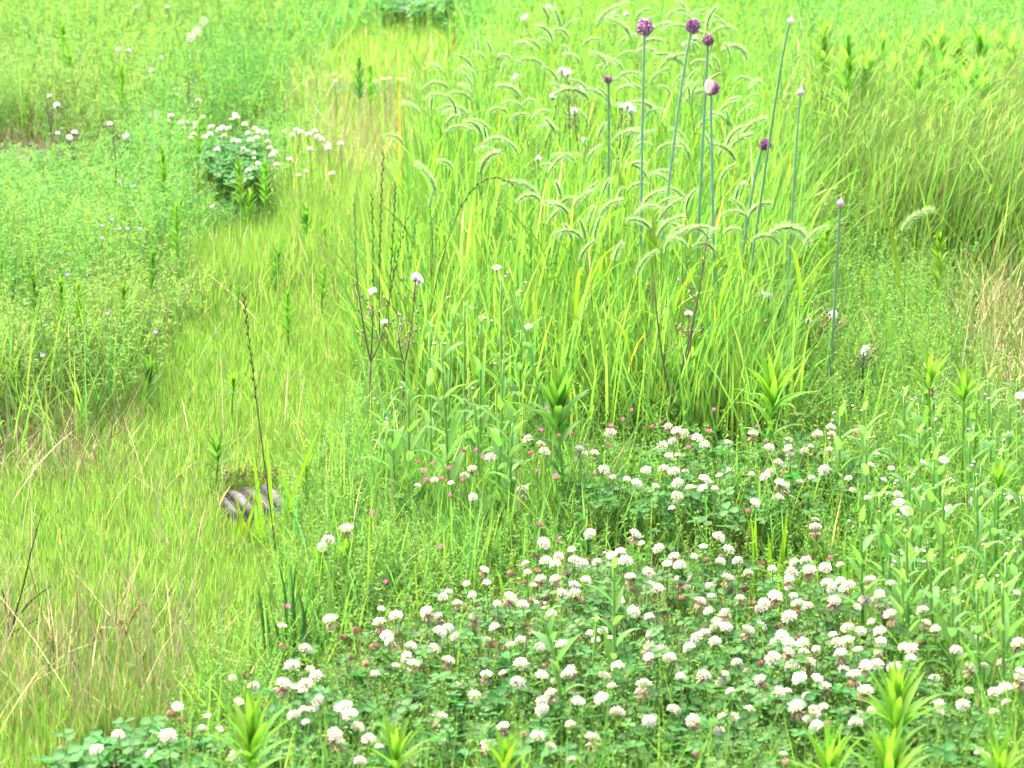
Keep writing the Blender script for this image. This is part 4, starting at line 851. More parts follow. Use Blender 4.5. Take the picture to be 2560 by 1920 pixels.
def sow(base, tops, puffs, label, col=(0.17, 0.115, 0.075), buds=6, rs=.0095, fork=.55, leaves=2, r=.0027):
    bx, by, _ = at_z(*base); B = Vector((float(bx), float(by), 0))
    t = thing('sow_thistle', B, 'sow thistle', label, 'sow thistles gone to seed')
    T = [at_y(x, y, B.y + random.uniform(-.03, .03)) - B for x, y in tops]
    cen = sum(T, Vector()) / len(T); F = Vector((cen.x * fork * .8, 0, cen.z * fork))
    mb = MB(); mb.tube(bez((0, 0, -.01), (F.x * .3, .005, F.z * .5), F, 5), [r * 1.15, r * 1.1, r, r * .95, r * .9], col, 5)
    ends = []
    for tp in T:
        p = bez(F, F.lerp(tp, .45) + Vector(((tp.x - F.x) * .3, 0, 0)), tp, 6); mb.tube(p, [r * .8, r * .75, r * .7, r * .6, r * .5, r * .4], col, 4)
        for j in range(buds // len(T)):
            q = p[random.choice((2, 3, 4))]; e = q + Vector((random.uniform(-.03, .03), random.uniform(-.03, .03), random.uniform(.01, .03))); mb.tube([q, (q + e) / 2 + Vector((0, 0, -.004)), e], r * .3, col, 3); ends.append(e)
    for j in range(9):
        tp = random.choice(T); q = F.lerp(tp, random.uniform(.35, 1.0)); e = q + Vector((random.uniform(-.035, .035), random.uniform(-.03, .03), random.uniform(.005, .035))); mb.tube([q, (q + e) / 2 + Vector((0, 0, -.005)), e], [r * .4, r * .35, r * .3], col, 3); mb.spindle(e - Vector((0, 0, .003)), e + Vector((0, 0, .007)), .0028, random.choice([(0.16, 0.13, 0.07), (0.15, 0.2, 0.07), (0.45, 0.36, 0.26)]), None, .35)
    obj('stem', mb.mesh('stem', M['stem']), t)
    for e in ends: obj('bud', random.choice(CB), t, e, (random.gauss(0, .3), random.gauss(0, .3), 0), random.uniform(.004, .006))
    for x, y in puffs:
        e = at_y(x, y, B.y + random.uniform(-.02, .02)) - B
        obj('seed_puff', random.choice(PUFF), t, e, (random.gauss(0, .5), random.gauss(0, .5), 0), rs * random.uniform(.85, 1.2))
        near = min(T, key=lambda q: (q - e).length)
        if (near - e).length > .004:
            mb = MB(); mb.tube([near.lerp(F, .25), (near.lerp(F, .25) + e) / 2 + Vector((0, 0, -.005)), e - Vector((0, 0, .004))], r * .35, col, 3); obj('stalk', mb.mesh('stalk', M['stem']), t)
    for j in range(leaves):
        z = F.z * random.uniform(.3, .95); obj('leaf', random.choice(SH_D), t, (F.x * z / max(F.z, .01), 0, z), (0, random.uniform(.4, 1.1), random.uniform(0, 6.28)), random.uniform(.06, .11))
def thistles():
    random.seed(66)
    sow(V(800, 960), [V(767, 550), V(806, 660), V(830, 700)], [V(806, 630), V(831, 698)], 'reddish sow thistle with a white puff left of the fleabanes')
    sow(V(870, 940), [V(898, 605), V(860, 720)], [V(898, 600), V(905, 606)], 'sow thistle with frayed puff among dark rye spikes')
    sow(V(1440, 1000), [V(1412, 590), V(1500, 690), V(1530, 490)], [V(1487, 680)], 'forked brown sow thistle in front of the foxtail blades', fork=.32, r=.0034)
    B2 = [((1120, 440), [(1115, 170), (1150, 330)], [(1115, 165)], 'sow thistle with the leftmost white puff behind foxtails'), ((1145, 470), [(1135, 290), (1215, 155)], [(1213, 152), (1195, 210)], 'forked sow thistle left behind the foxtail heads'),
          ((1230, 440), [(1228, 150), (1240, 240)], [(1225, 158), (1255, 190)], 'sow thistle between foxtails with several small puffs'), ((1265, 500), [(1270, 300), (1240, 210)], [(1262, 302), (1240, 240)], 'sow thistle with puff level with the allium stems'),
          ((1310, 490), [(1345, 235), (1370, 230)], [(1345, 232), (1356, 228), (1365, 238)], 'branching sow thistle with puffs crowding behind the tallest allium'), ((1325, 500), [(1330, 355), (1300, 340)], [(1328, 353)], 'short sow thistle with one puff by the smallest allium'),
          ((1165, 520), [(1162, 345), (1185, 360)], [(1162, 343)], 'short sow thistle with one puff left of the allium stems'), ((1460, 480), [(1460, 350), (1455, 330)], [(1458, 350)], 'sow thistle with a puff between two allium stems'),
          ((1590, 540), [(1605, 400), (1590, 420)], [(1608, 398)], 'brown sow thistle left of the lowest allium head'), ((1650, 860), [(1640, 620), (1660, 640), (1690, 650)], [(1660, 640), (1645, 636)], 'sow thistle with a bright puff right of foxtail blades'),
          ((1740, 860), [(1745, 690), (1790, 670)], [(1745, 695)], 'sow thistle with a small puff above the big bright fan'), ((1795, 870), [(1800, 670)], [(1800, 680)], 'single stemmed sow thistle right of the foxtail stand'),
          ((1865, 900), [(1865, 760)], [(1862, 765), (1870, 755)], 'low sow thistle with a frayed puff at right'), ((2020, 1000), [(2010, 780), (2020, 850)], [(2005, 790)], 'thin dark sow thistle before the right leaf fans'),
          ((1960, 1300), [(1968, 1205), (1990, 1215)], [(1968, 1205), (1975, 1195)], 'sow thistle with a silver puff in the leafy field'), ((2110, 1200), [(2100, 1070), (2110, 1090)], [(2105, 1085)], 'sow thistle with a silver puff near the right edge'),
          ((1900, 390), [(1900, 285)], [(1902, 283)], 'sow thistle with a puff alone in the rye stand'), ((1690, 330), [(1688, 190), (1690, 240)], [(1688, 200), (1692, 250), (1685, 232)], 'sow thistle with three puffs right of the allium globes'),
          ((1490, 200), [(1488, 90), (1500, 80)], [(1490, 92), (1502, 84), (1478, 96)], 'sow thistle with puffs between the two large alliums'), ((1200, 170), [(1185, 20), (1130, 40)], [(1130, 42), (1136, 36), (1185, 15)], 'far sow thistle with puffs at the top edge'),
          ((1080, 200), [(1078, 115)], [(1078, 120)], 'far sow thistle with one puff at the left of the foxtail stand'), ((1330, 130), [(1325, 60), (1330, 30)], [(1325, 28), (1352, 30)], 'far sow thistle with puffs left of the tallest allium')]
    for b, tp, pf, label in B2: sow(V(b[0], b[1] + (70 if b[1] < 560 and b[0] < 1640 else 0)), [V(*p) for p in tp], [V(*p) for p in pf], label, random.choice([(0.15, 0.11, 0.075), (0.13, 0.12, 0.065)]), 6, r=.0033)
    L = [((350, 1110), [(330, 700), (300, 640)], [(320, 622), (365, 680)], 'far left dark stemmed sow thistle with a puff'), ((480, 1080), [(440, 880), (480, 860)], [(372, 862), (445, 885), (480, 858)], 'sow thistle with three puffs by the bare soil'),
         ((500, 1140), [(440, 1000)], [(440, 1002)], 'low sow thistle with one puff below the bare soil'), ((740, 1330), [(720, 800), (815, 870)], [(705, 800), (812, 878)], 'dark forked sow thistle in the upper left herbs'),
         ((820, 1400), [(990, 960), (1000, 1130)], [], 'bare dark bent sow thistle stalk in the upper left herbs'), ((1210, 880), [(1215, 500), (1230, 660)], [(1238, 693), (1272, 650)], 'sow thistle behind the upper left clover blooms'),
         ((760, 640), [(760, 320), (825, 330)], [(758, 318), (828, 328)], 'sow thistle with two flat puffs at upper left'), ((980, 700), [(975, 455), (1035, 372)], [(975, 455), (1036, 372)], 'sow thistle with two spaced puffs at upper left'),
         ((1130, 800), [(1135, 615)], [(1135, 615)], 'sow thistle with a flat puff above the upper left clover'), ((820, 800), [(818, 575)], [(818, 575)], 'sow thistle with a faint puff in the upper left herbs'),
         ((1385, 700), [(1415, 500)], [(1415, 506)], 'thin far sow thistle with a lilac tinged puff'), ((870, 260), [(865, 75), (885, 30)], [(865, 75), (884, 33)], 'far sow thistle with two puffs at the upper left edge'), ((1120, 250), [(1075, 45), (1170, 60)], [(1075, 45)], 'far forked sow thistle beside the pale globes'), ((1520, 300), [(1500, 130), (1525, 150)], [(1524, 160)], 'far brown sow thistle right of the pale globes')]
    for b, tp, pf, label in L: sow(Q(1, *b), [Q(1, *p) for p in tp], [Q(1, *p) for p in pf], label, random.choice([(0.09, 0.08, 0.06), (0.14, 0.10, 0.06)]), 4, .0095, leaves=3)
thistles()

# ================================================================== dandelion globes
def globe_mesh():
    random.seed(140); mb = MB(); mb.ell((0, 0, 0), .2, .2, .2, (0.22, 0.16, 0.10), 6, 5)
    for i in range(110):
        z = 1 - 2 * (i + .5) / 110; f = i * 2.39996; r = math.sqrt(1 - z * z); d = Vector((r * math.cos(f), r * math.sin(f), z))
        mb.hair(d * .2, d * .95, .009, (0.6, 0.58, 0.52))
        for k in range(2): mb.hair(d * random.uniform(.85, 1.0), d * .95 + Vector((random.gauss(0, .16), random.gauss(0, .16), random.gauss(0, .16))), .03, (0.72, 0.72, 0.70))
    return mb.mesh('seed_globe', M['fluff'], False)
def globes():
    G = globe_mesh(); random.seed(71)
    for tip, base, label in [((1310, 135), (1245, 640), 'highest of three pale dandelion globes at upper left'), ((1265, 200), (1215, 640), 'middle one of three pale dandelion globes at upper left'), ((1225, 240), (1190, 660), 'lowest of three pale dandelion globes at upper left'), ((995, 740), (1000, 1000), 'lone pale dandelion globe left of the upper left clover')]:
        B, pts = world_stem(Q(1, *base), Q(1, *tip), Q(1, (tip[0] * .75 + base[0] * .25) + 12, (tip[1] + base[1]) / 2), 0)
        t = thing('dandelion_globe', B, 'dandelion', label, 'dandelion globes'); mb = MB(); mb.tube(pts, .0018, (0.26, 0.24, 0.10), 5); obj('stem', mb.mesh('stem', M['stem']), t); obj('seed_globe', G, t, pts[-1], (0, 0, 0), .0165)
globes()

# ================================================================== pink flowers
def pink_mesh(seed, openness):
    random.seed(seed); mb = MB()
    for i in range(4):
        mt = Euler((0, openness, i * math.pi / 2 + .2)).to_matrix().to_4x4(); mb.lance(1.0, .48, (0.72, 0.22, 0.38), -.35, .2, 4, lambda t: math.sin(math.pi * (.12 + .78 * t)), mt=mt)
    mb.spindle((0, 0, -.3), (0, 0, .3), .18, (0.25, 0.30, 0.08)); return mb.mesh('flower', M['petal'])
PK = [pink_mesh(150, .5), pink_mesh(151, .75), pink_mesh(152, .3)]
def pinks():
    random.seed(77)
    L = [(5, 1325, 995), (5, 1370, 1100), (5, 1295, 1130), (5, 1490, 1150), (5, 1170, 1170), (5, 1735, 1105), (5, 1820, 1060), (5, 2060, 1080), (5, 2008, 1110), (5, 1590, 1225), (5, 1720, 1215), (5, 1225, 1270), (5, 805, 1255), (5, 870, 1260), (5, 925, 1305), (5, 498, 1335), (5, 540, 1395), (5, 600, 1340), (5, 700, 1375), (5, 650, 1440), (5, 555, 1455), (5, 780, 1455), (5, 710, 1550), (5, 1640, 1410), (5, 1390, 1430), (5, 1410, 1160), (5, 1265, 1390), (5, 1875, 1000),
         (6, 212, 1000), (6, 185, 1138), (6, 495, 1105), (6, 52, 1245), (6, 1130, 1145), (8, 215, 15), (8, 660, 230), (8, 1285, 90), (8, 1405, 188), (8, 295, 460), (9, 965, 305), (9, 440, 5), (7, 1850, 620), (3, 672, 1025), (3, 665, 1068), (3, 575, 1105), (3, 350, 1165), (3, 610, 1188), (3, 1245, 1175), (3, 1035, 1120), (3, 915, 1190), (9, 680, 1620)]
    for r, x, y in L:
        px, py = Q(r, x, y); h = random.uniform(.15, .2); x, y, _ = at_z(px, py, h); l = random.gauss(0, .12)
        t = thing('pink_flower', (float(x) - l * h, float(y), 0), 'pink flower', None, 'small pink flowers'); obj('stem', random.choice(CST), t, (0, 0, -.01), (0, l, 0), (.8, .8, h + .01))
        obj('flower', random.choice(PK), t, (l * h, 0, h), (random.gauss(.2, .4), random.gauss(0, .4), random.uniform(0, 6.28)), random.uniform(.0062, .0090)); reg(t, 'pink', px, py)
    # tiny lilac flowers in the left herbs
    LM = MB()
    for i in range(5): LM.lance(1, .4, (0.22, 0.16, 0.52), .3, .1, 3, mt=Euler((0, 1.2, i * 1.2566)).to_matrix().to_4x4())
    LM = LM.mesh('flower', M['petal'])
    for r, x, y in [(1, 860, 1195), (1, 770, 1170), (1, 720, 1410), (1, 655, 1450), (1, 770, 1470), (1, 820, 1470), (1, 900, 1470), (1, 655, 1530), (4, 435, 120), (4, 690, 370), (4, 1000, 490), (4, 275, 640)]:
        px, py = Q(r, x, y); h = .23; x, y, _ = at_z(px, py, h); t = thing('lilac_flower', (float(x), float(y), 0), 'lilac flower', None, 'tiny lilac flowers')
        obj('stem', CST[0], t, (0, 0, 0), (0, 0, 0), (.7, .7, h)); obj('flower', LM, t, (0, 0, h), (.5, 0, 0), .0055); reg(t, 'lilac', px, py)
pinks()

# ================================================================== rye spikes
def rye(base, tip, mid, label, col=(0.13, 0.13, 0.05), frac=.55, r=.0015, sp=.0135, group='rye spikes'):
    B, pts = world_stem(base, tip, mid, random.uniform(-.05, .05), 16)
    t = thing('rye_spike', B, 'rye grass', label, group); mb = MB(); mb.tube(pts, [r * (1 - .5 * i / 15) for i in range(16)], col, 4); obj('stem', mb.mesh('stem', M['stem']), t)
    sb = MB(); i0 = int(15 * (1 - frac)); k = 0; L = sum((pts[i + 1] - pts[i]).length for i in range(i0, 15)); n = max(6, int(L / sp * 1.25))
    for j in range(n):
        f = i0 + (15 - i0) * (j + .3) / n; i = min(int(f), 14); p = pts[i].lerp(pts[i + 1], f - i); d = (pts[i + 1] - pts[i]).normalized()
        a = Vector((1, 0, 0)); a = (a - d * a.dot(d)).normalized() * (1 if j % 2 else -1)
        sb.spindle(p, p + d * sp * .95 + a * sp * .28, sp * .13, tuple(c * .8 for c in col), vary(tuple(c * 1.25 for c in col)), .5)
    obj('seed_spike', sb.mesh('seed_spike', M['dry'], False), t)
def ryes():
    random.seed(88); DK = (0.09, 0.075, 0.03); PALE = (0.36, 0.36, 0.20); GR = (0.14, 0.2, 0.06)
    A = [((605, 1260), (527, 640), (552, 850), 'single long brown rye spike rising past the hollow', DK, .5), ((800, 800), (803, 420), (806, 600), 'dark upright rye spike, leftmost of the cluster', DK, .6),
         ((822, 840), (828, 330), (820, 600), 'tallest rye spike in the dark cluster', DK, .45), ((830, 860), (855, 400), (846, 560), 'dark rye spike leaning right in the cluster', DK, .55), ((815, 850), (880, 470), (840, 650), 'dark rye spike bending right above a puff', DK, .5),
         ((845, 800), (905, 430), (880, 600), 'thin rye spike right of the dark cluster', GR, .5), ((905, 720), (1000, 330), (965, 520), 'pale green rye spike slanting among foxtails', (0.2, 0.25, 0.1), .5), ((900, 880), (1110, 400), (985, 470), 'long arching rye spike bending right under foxtails', DK, .45),
         ((1030, 800), (1080, 420), (1050, 600), 'straight rye spike left of the foxtail heads', GR, .5), ((920, 780), (935, 470), (930, 640), 'short straight rye spike in olive grass', GR, .5), ((775, 760), (765, 420), (770, 600), 'faint rye spike left of the dark cluster', GR, .5),
         ((1345, 960), (1430, 705), (1375, 770), 'arching rye spike in front of the foxtail blades', (0.1, 0.17, 0.05), .35), ((1120, 930), (1370, 835), (1260, 830), 'rye spike lying over the dark long leaved shoot', (0.16, 0.2, 0.08), .4), ((740, 700), (690, 510), (715, 600), 'pale crooked rye spike at the olive grass', (0.26, 0.25, 0.12), .4)]
    for b, tp, md, label, c, fr in A: rye(V(*b), V(*tp), V(*md), label, c, fr)
    Bq = [((1395, 1450), (1550, 870), (1420, 1010)), ((1520, 900), (1690, 590), (1540, 700)), ((1530, 1000), (1900, 545), (1660, 680)), ((1970, 1150), (2085, 670), (1990, 800)), ((1120, 600), (1205, 185), (1170, 260)), ((1450, 560), (1530, 150), (1480, 220)), ((1880, 1000), (2212, 520), (2060, 560)), ((1100, 1020), (1210, 820), (1140, 840)), ((1000, 1200), (1155, 995), (1050, 1000)), ((840, 600), (915, 185), (870, 240)), ((1600, 1300), (2100, 1000), (1800, 1090)), ((1750, 900), (1760, 420), (1755, 600))]
    nm = ['long pale rye spike low in the right stand', 'pale arching rye spike over the middle of the right stand', 'pale rye spike drooping far right across the stand', 'bright rye spike near the right edge', 'pale rye spike at the top left of the right stand', 'pale rye spike under the far bright shoots', 'pale rye spike curving out at the right edge', 'short pale rye spike low left in the right stand', 'pale bent rye spike below the other low left ones', 'pale slanting rye spike beside the highest white bud', 'pale rye spike leaning nearly flat at right', 'short pale upright rye spike in the right stand']
    for (b, tp, md), label in zip(Bq, nm): rye(Q(3, *b), Q(3, *tp), Q(3, *md), label, PALE, .6, .0013, .016)
    # reddish sorrel far behind
    B, pts = world_stem(Q(2, 720, 470), Q(2, 738, 235)); t = thing('sorrel_spike', B, 'sorrel', 'rusty orange sorrel spike standing in the far yellow grass')
    mb = MB(); mb.tube(pts, .0016, (0.3, 0.16, 0.06), 4); obj('stem', mb.mesh('stem', M['stem']), t); sb = MB()
    for j in range(60):
        p = pts[4].lerp(pts[-1], random.random()); q = p + Vector((random.gauss(0, .007), random.gauss(0, .007), random.uniform(0, .008))); sb.spindle(p, q, .003, (0.36, 0.15, 0.05), vary((0.42, 0.2, 0.07)))
    obj('seed_cluster', sb.mesh('seed_cluster', M['dry'], False), t)
ryes()

# ================================================================== odds and ends
def odds():
    random.seed(99)
    # ridged grey block in the hollow
    x, y, _ = at_z(628, 1236, 0.01); x, y = float(x), float(y)
    t = thing('ridged_block', (x, y, -.032), 'stone block', 'weathered grey ridged block lying in a hollow of the grass', rz=R(8)); t.rotation_euler = (R(5), R(-4), R(10)); t.scale = (.95, .62, .8)
    mb = MB(); nx, ny = 14, 8; vs = []; fs = []
    for j in range(ny + 1):
        for i in range(nx + 1):
            u = i / nx * 2 - 1; v_ = j / ny * 2 - 1; e = max(abs(u) ** 4, abs(v_) ** 4)
            vs.append((u * .072 + random.gauss(0, .0012), v_ * .085, .034 - .02 * e + v_ * .022 + random.gauss(0, .0012)))
    for j in range(ny):
        for i in range(nx): a = j * (nx + 1) + i; fs.append((a, a + 1, a + nx + 2, a + nx + 1))
    b0 = len(vs); edge = [i for i in range(nx + 1)] + [j * (nx + 1) + nx for j in range(1, ny + 1)] + [ny * (nx + 1) + i for i in range(nx - 1, -1, -1)] + [j * (nx + 1) for j in range(ny - 1, 0, -1)]
    for e in edge: vs.append((vs[e][0] * 1.05, vs[e][1] * 1.05, -.03))
    for k in range(len(edge)): k2 = (k + 1) % len(edge); fs.append((edge[k2], edge[k], b0 + k, b0 + k2))
    mb.add(vs, fs, (0.055, 0.052, 0.055)); obj('slab', mb.mesh('slab', M['stone']), t)
    for k in range(4):
        cx = -.05 + k * .034; rb = MB(); rb.tube([(cx - .02, .075, .042), (cx - .008, .03, .040), (cx + .006, -.02, .029), (cx + .018, -.068, .013)], [.009, .0125, .0125, .01], (0.125, 0.122, 0.125) if k != 2 else (0.12, 0.11, 0.10), 8); obj('ridge', rb.mesh('ridge', M['stone']), t)
    mb = MB(); lip = [(-.085, .0, .0), (-.05, .012, .008), (0, .016, .012), (.05, .012, .010), (.1, .004, .006)]
    for j in range(200):
        q = random.uniform(0, 3.99); i = int(q); p = Vector(lip[i]).lerp(Vector(lip[i + 1]), q - i); mb.hair(p + Vector((0, 0, random.uniform(-.02, .006))), p + Vector((random.gauss(0, .014), random.uniform(-.045, -.01), random.uniform(-.02, .015))), .0012, random.choice([(0.10, 0.07, 0.04), (0.20, 0.16, 0.08), (0.12, 0.17, 0.04)]))
    lx, ly, _ = at_z(630, 1205, 0.03); tag(obj('sod_edge', mb.mesh('sod_edge', M['stone'], False), None, (float(lx), float(ly) + .03, .03)), 'dark ragged sod edge hanging just behind the ridged block', 'sod')
    # bare soil clods
    for k in range(15):
        px, py = random.uniform(-30, 190), random.uniform(350, 440); h = random.uniform(.0, .02); X, Y, _ = at_z(px, py, h); mb = MB(); s = random.uniform(.009, .022); mb.ell((0, 0, 0), s, s * .8, s * .6, vary((0.13, 0.105, 0.085), .3), 8, 6)
        mb.v = [tuple(np.array(v) * random.uniform(.75, 1.25)) for v in mb.v]; o = obj('soil_clod', mb.mesh('soil_clod', M['stone'], False), None, (float(X), float(Y), h + s * .3)); tag(o, None, 'soil clod', 'clods of bare soil'); reg(o, 'clod', px, py)
    # grey stone at the top right
    X, Y, _ = at_z(2325, 20, 0); mb = MB(); mb.ell((0, 0, .05), .09, .07, .09, (0.17, 0.18, 0.22), 12, 8); mb.v = [tuple(np.array(v) * random.uniform(.85, 1.12)) for v in mb.v]
    tag(obj('grey_stone', mb.mesh('grey_stone', M['stone']), None, (float(X), float(Y), .05)), 'blue grey stone half hidden at the top right edge', 'stone')
    # onion leaves
    bx, by, _ = at_z(*Q(7, 1880, 1060)); B = Vector((float(bx), float(by), 0)); t = thing('wild_onion_clump', B, 'wild onion', 'clump of dark upright onion leaves left of the front clover')
    for (b, tp, md) in [((1740, 1010), (1655, 480), (1690, 700)), ((1800, 1030), (1785, 320), (1840, 640)), ((1880, 1040), (1865, 340), (1890, 640)), ((1895, 1000), (1915, 290), (1880, 600)), ((1920, 1020), (1985, 560), (1945, 760)), ((1970, 1040), (1905, 480), (1960, 720)), ((1850, 1020), (1740, 640), (1790, 800)), ((1690, 980), (1490, 775), (1600, 860)), ((1760, 1020), (1700, 560), (1730, 780))]:
        dy = random.uniform(-.03, .03); p0 = at_z(*Q(7, *b)); P0 = Vector((float(p0[0]), B.y + dy, 0)); T = at_y(*Q(7, *tp), B.y + dy); Mi = at_y(*Q(7, *md), B.y + dy); Mi = Mi * 2 - (P0 + T) / 2
        mb = MB(); pts = [p - B for p in bez(P0, Mi, T, 9)]; mb.tube(pts, [.0036 * (1 - (i / 8) ** 2 * .85) for i in range(9)], vary((0.11, 0.27, 0.07)), 5); obj('leaf', mb.mesh('leaf', M['leaf']), t)
    # upright broad blades in the clover
    def tuft(name, label, blds, wd, col):
        bx, by, _ = at_z(*blds[0][0]); B = Vector((float(bx), float(by), 0)); t = thing(name, B, 'grass tuft', label, 'broad grass tufts')
        for b, tp in blds:
            dy = random.uniform(-.03, .03); p0 = at_z(*b); P0 = Vector((float(p0[0]), B.y + dy, 0)); T = at_y(*tp, B.y + dy); ps = [p - B for p in bez(P0, (P0 + T) / 2 + Vector((random.uniform(-.01, .01), 0, .01)), T, 8)]
            mb = MB(); vs = []; fs = []; ang = random.uniform(-.6, .6); s = Vector((math.cos(ang), math.sin(ang), 0))
            for i, p in enumerate(ps):
                ww = wd * (1 - (i / 7) ** 2.2) + .0003; vs += [p - s * ww, p + Vector((0, -ww * .35, 0)), p + s * ww]
            for i in range(7): q = 3 * i; fs += [(q, q + 1, q + 4, q + 3), (q + 1, q + 2, q + 5, q + 4)]
            mb.add(vs, fs, vary(col)); obj('blade', mb.mesh('blade', M['grass']), t)
    tuft('broad_grass', 'tuft of broad upright lime blades standing in the front clover', [(Q(9, 490, 620), Q(9, 455, 30)), (Q(9, 505, 620), Q(9, 490, 0)), (Q(9, 570, 640), Q(9, 565, 130)), (Q(9, 610, 640), Q(9, 690, -20)), (Q(9, 640, 640), Q(9, 660, 150))], .0052, (0.14, 0.27, 0.016))
    tuft('broad_grass', 'slanting green blades right of the densest clover blooms', [(Q(9, 1080, 700), Q(9, 1145, 120)), (Q(9, 1150, 700), Q(9, 1190, 390)), (Q(9, 850, 700), Q(9, 860, 400)), (Q(9, 1040, 700), Q(9, 1050, 180))], .0045, (0.10, 0.23, 0.03))
    tuft('broad_grass', 'thin lime blades at the left rim of front clover', [(Q(8, 1060, 700), Q(8, 1000, 350)), (Q(8, 1120, 700), Q(8, 1250, 390)), (Q(8, 440, 860), Q(8, 385, 480)), (Q(8, 420, 860), Q(8, 400, 560))], .004, (0.14, 0.27, 0.016))
    tuft('broad_grass', 'crossing lime blades just right of the grey block', [(V(575, 1180), V(545, 960)), (V(590, 1180), V(575, 940)), (V(600, 1170), V(700, 900)), (V(560, 1190), V(548, 1060)), (V(640, 1180), V(600, 1000))], .0042, (0.14, 0.27, 0.018))
    tuft('broad_grass', 'lime blades leaning before the grey block', [(V(515, 1190), V(560, 1050)), (V(520, 1190), V(505, 1060)), (V(500, 1180), V(560, 1030)), (V(540, 1195), V(500, 1090))], .0032, (0.15, 0.27, 0.018))
    # dead twigs
    def twig(label, base, brs, col, r):
        bx, by, _ = at_z(*base); B = Vector((float(bx), float(by), 0)); t = thing('dead_twig', B, 'twig', label, 'dead twigs')
        mb = MB()
        for pl in brs:
            pp = [at_y(x, y, B.y) - B + Vector((0, random.uniform(-.006, .006), 0)) for x, y in pl]; mb.tube(pp, [r * (1 - .6 * i / (len(pp) - 1)) for i in range(len(pp))], col, 4)
        obj('branch', mb.mesh('branch', M['dry']), t)
    twig('dark forked dead twig at the lower left edge', Q(7, 60, 900), [[Q(7, 60, 880), Q(7, 100, 660), Q(7, 145, 490), Q(7, 200, 250), Q(7, 270, 0)], [Q(7, 110, 670), Q(7, 210, 560), Q(7, 325, 480)], [Q(7, 80, 780), Q(7, 150, 740), Q(7, 240, 690)], [Q(7, 70, 830), Q(7, 30, 560), Q(7, 10, 470)]], (0.05, 0.045, 0.03), .0022)
    twig('crooked dark dead twig in the dry straw', Q(7, 905, 1020), [[Q(7, 905, 1010), Q(7, 930, 930), Q(7, 955, 800), Q(7, 835, 815)], [Q(7, 930, 930), Q(7, 860, 870)]], (0.07, 0.05, 0.035), .0016)
    twig('brown dead stem with pale fork in left lime grass', Q(4, 660, 1400), [[Q(4, 665, 1380), Q(4, 715, 1170), Q(4, 850, 1060), Q(4, 1000, 920)], [Q(4, 715, 1170), Q(4, 740, 900)]], (0.2, 0.12, 0.07), .0016)
    # dock stalks
    def dock(label, base, path, heads):
        bx, by, _ = at_z(*base); B = Vector((float(bx), float(by), 0)); t = thing('dock_stalk', B, 'dock stalk', label, 'withered dock stalks'); mb = MB()
        pp = [at_y(x, y, B.y) - B for x, y in path]; mb.tube(pp, .0014, (0.22, 0.09, 0.05), 4); obj('stem', mb.mesh('stem', M['dry']), t)
        for x, y, s in heads:
            c = at_y(x, y, B.y) - B; sb = MB()
            for j in range(26): q = Vector((random.gauss(0, 1), random.gauss(0, 1), random.gauss(0, .8))) * s * .5; sb.spindle(q * .2, q, s * .16, (0.17, 0.09, 0.05), vary((0.22, 0.12, 0.07), .25))
            obj('seed_cluster', sb.mesh('seed_cluster', M['dry'], False), t, c)
    dock('rust brown dock stalk leaning right over the dry straw', Q(7, 705, 1060), [Q(7, 710, 1040), Q(7, 790, 850), Q(7, 850, 680), Q(7, 910, 590)], [(*Q(7, 910, 590), .008), (*Q(7, 855, 650), .0075), (*Q(7, 780, 712), .0085), (*Q(7, 805, 780), .0065)])
    dock('upright rusty dock head left of the leaning one', Q(7, 335, 1130), [Q(7, 345, 1120), Q(7, 345, 900), Q(7, 335, 730)], [(*Q(7, 335, 830), .009)])
    dock('small rusty dock stalk between the two larger ones', Q(7, 470, 1110), [Q(7, 480, 1100), Q(7, 465, 960), Q(7, 455, 860)], [(*Q(7, 455, 872), .006), (*Q(7, 480, 975), .008)])
    dock('faint brown dock spike above the dry straw', Q(7, 600, 1000), [Q(7, 585, 980), Q(7, 600, 830), Q(7, 655, 750)], [(*Q(7, 610, 810), .006), (*Q(7, 640, 770), .006)])
odds()

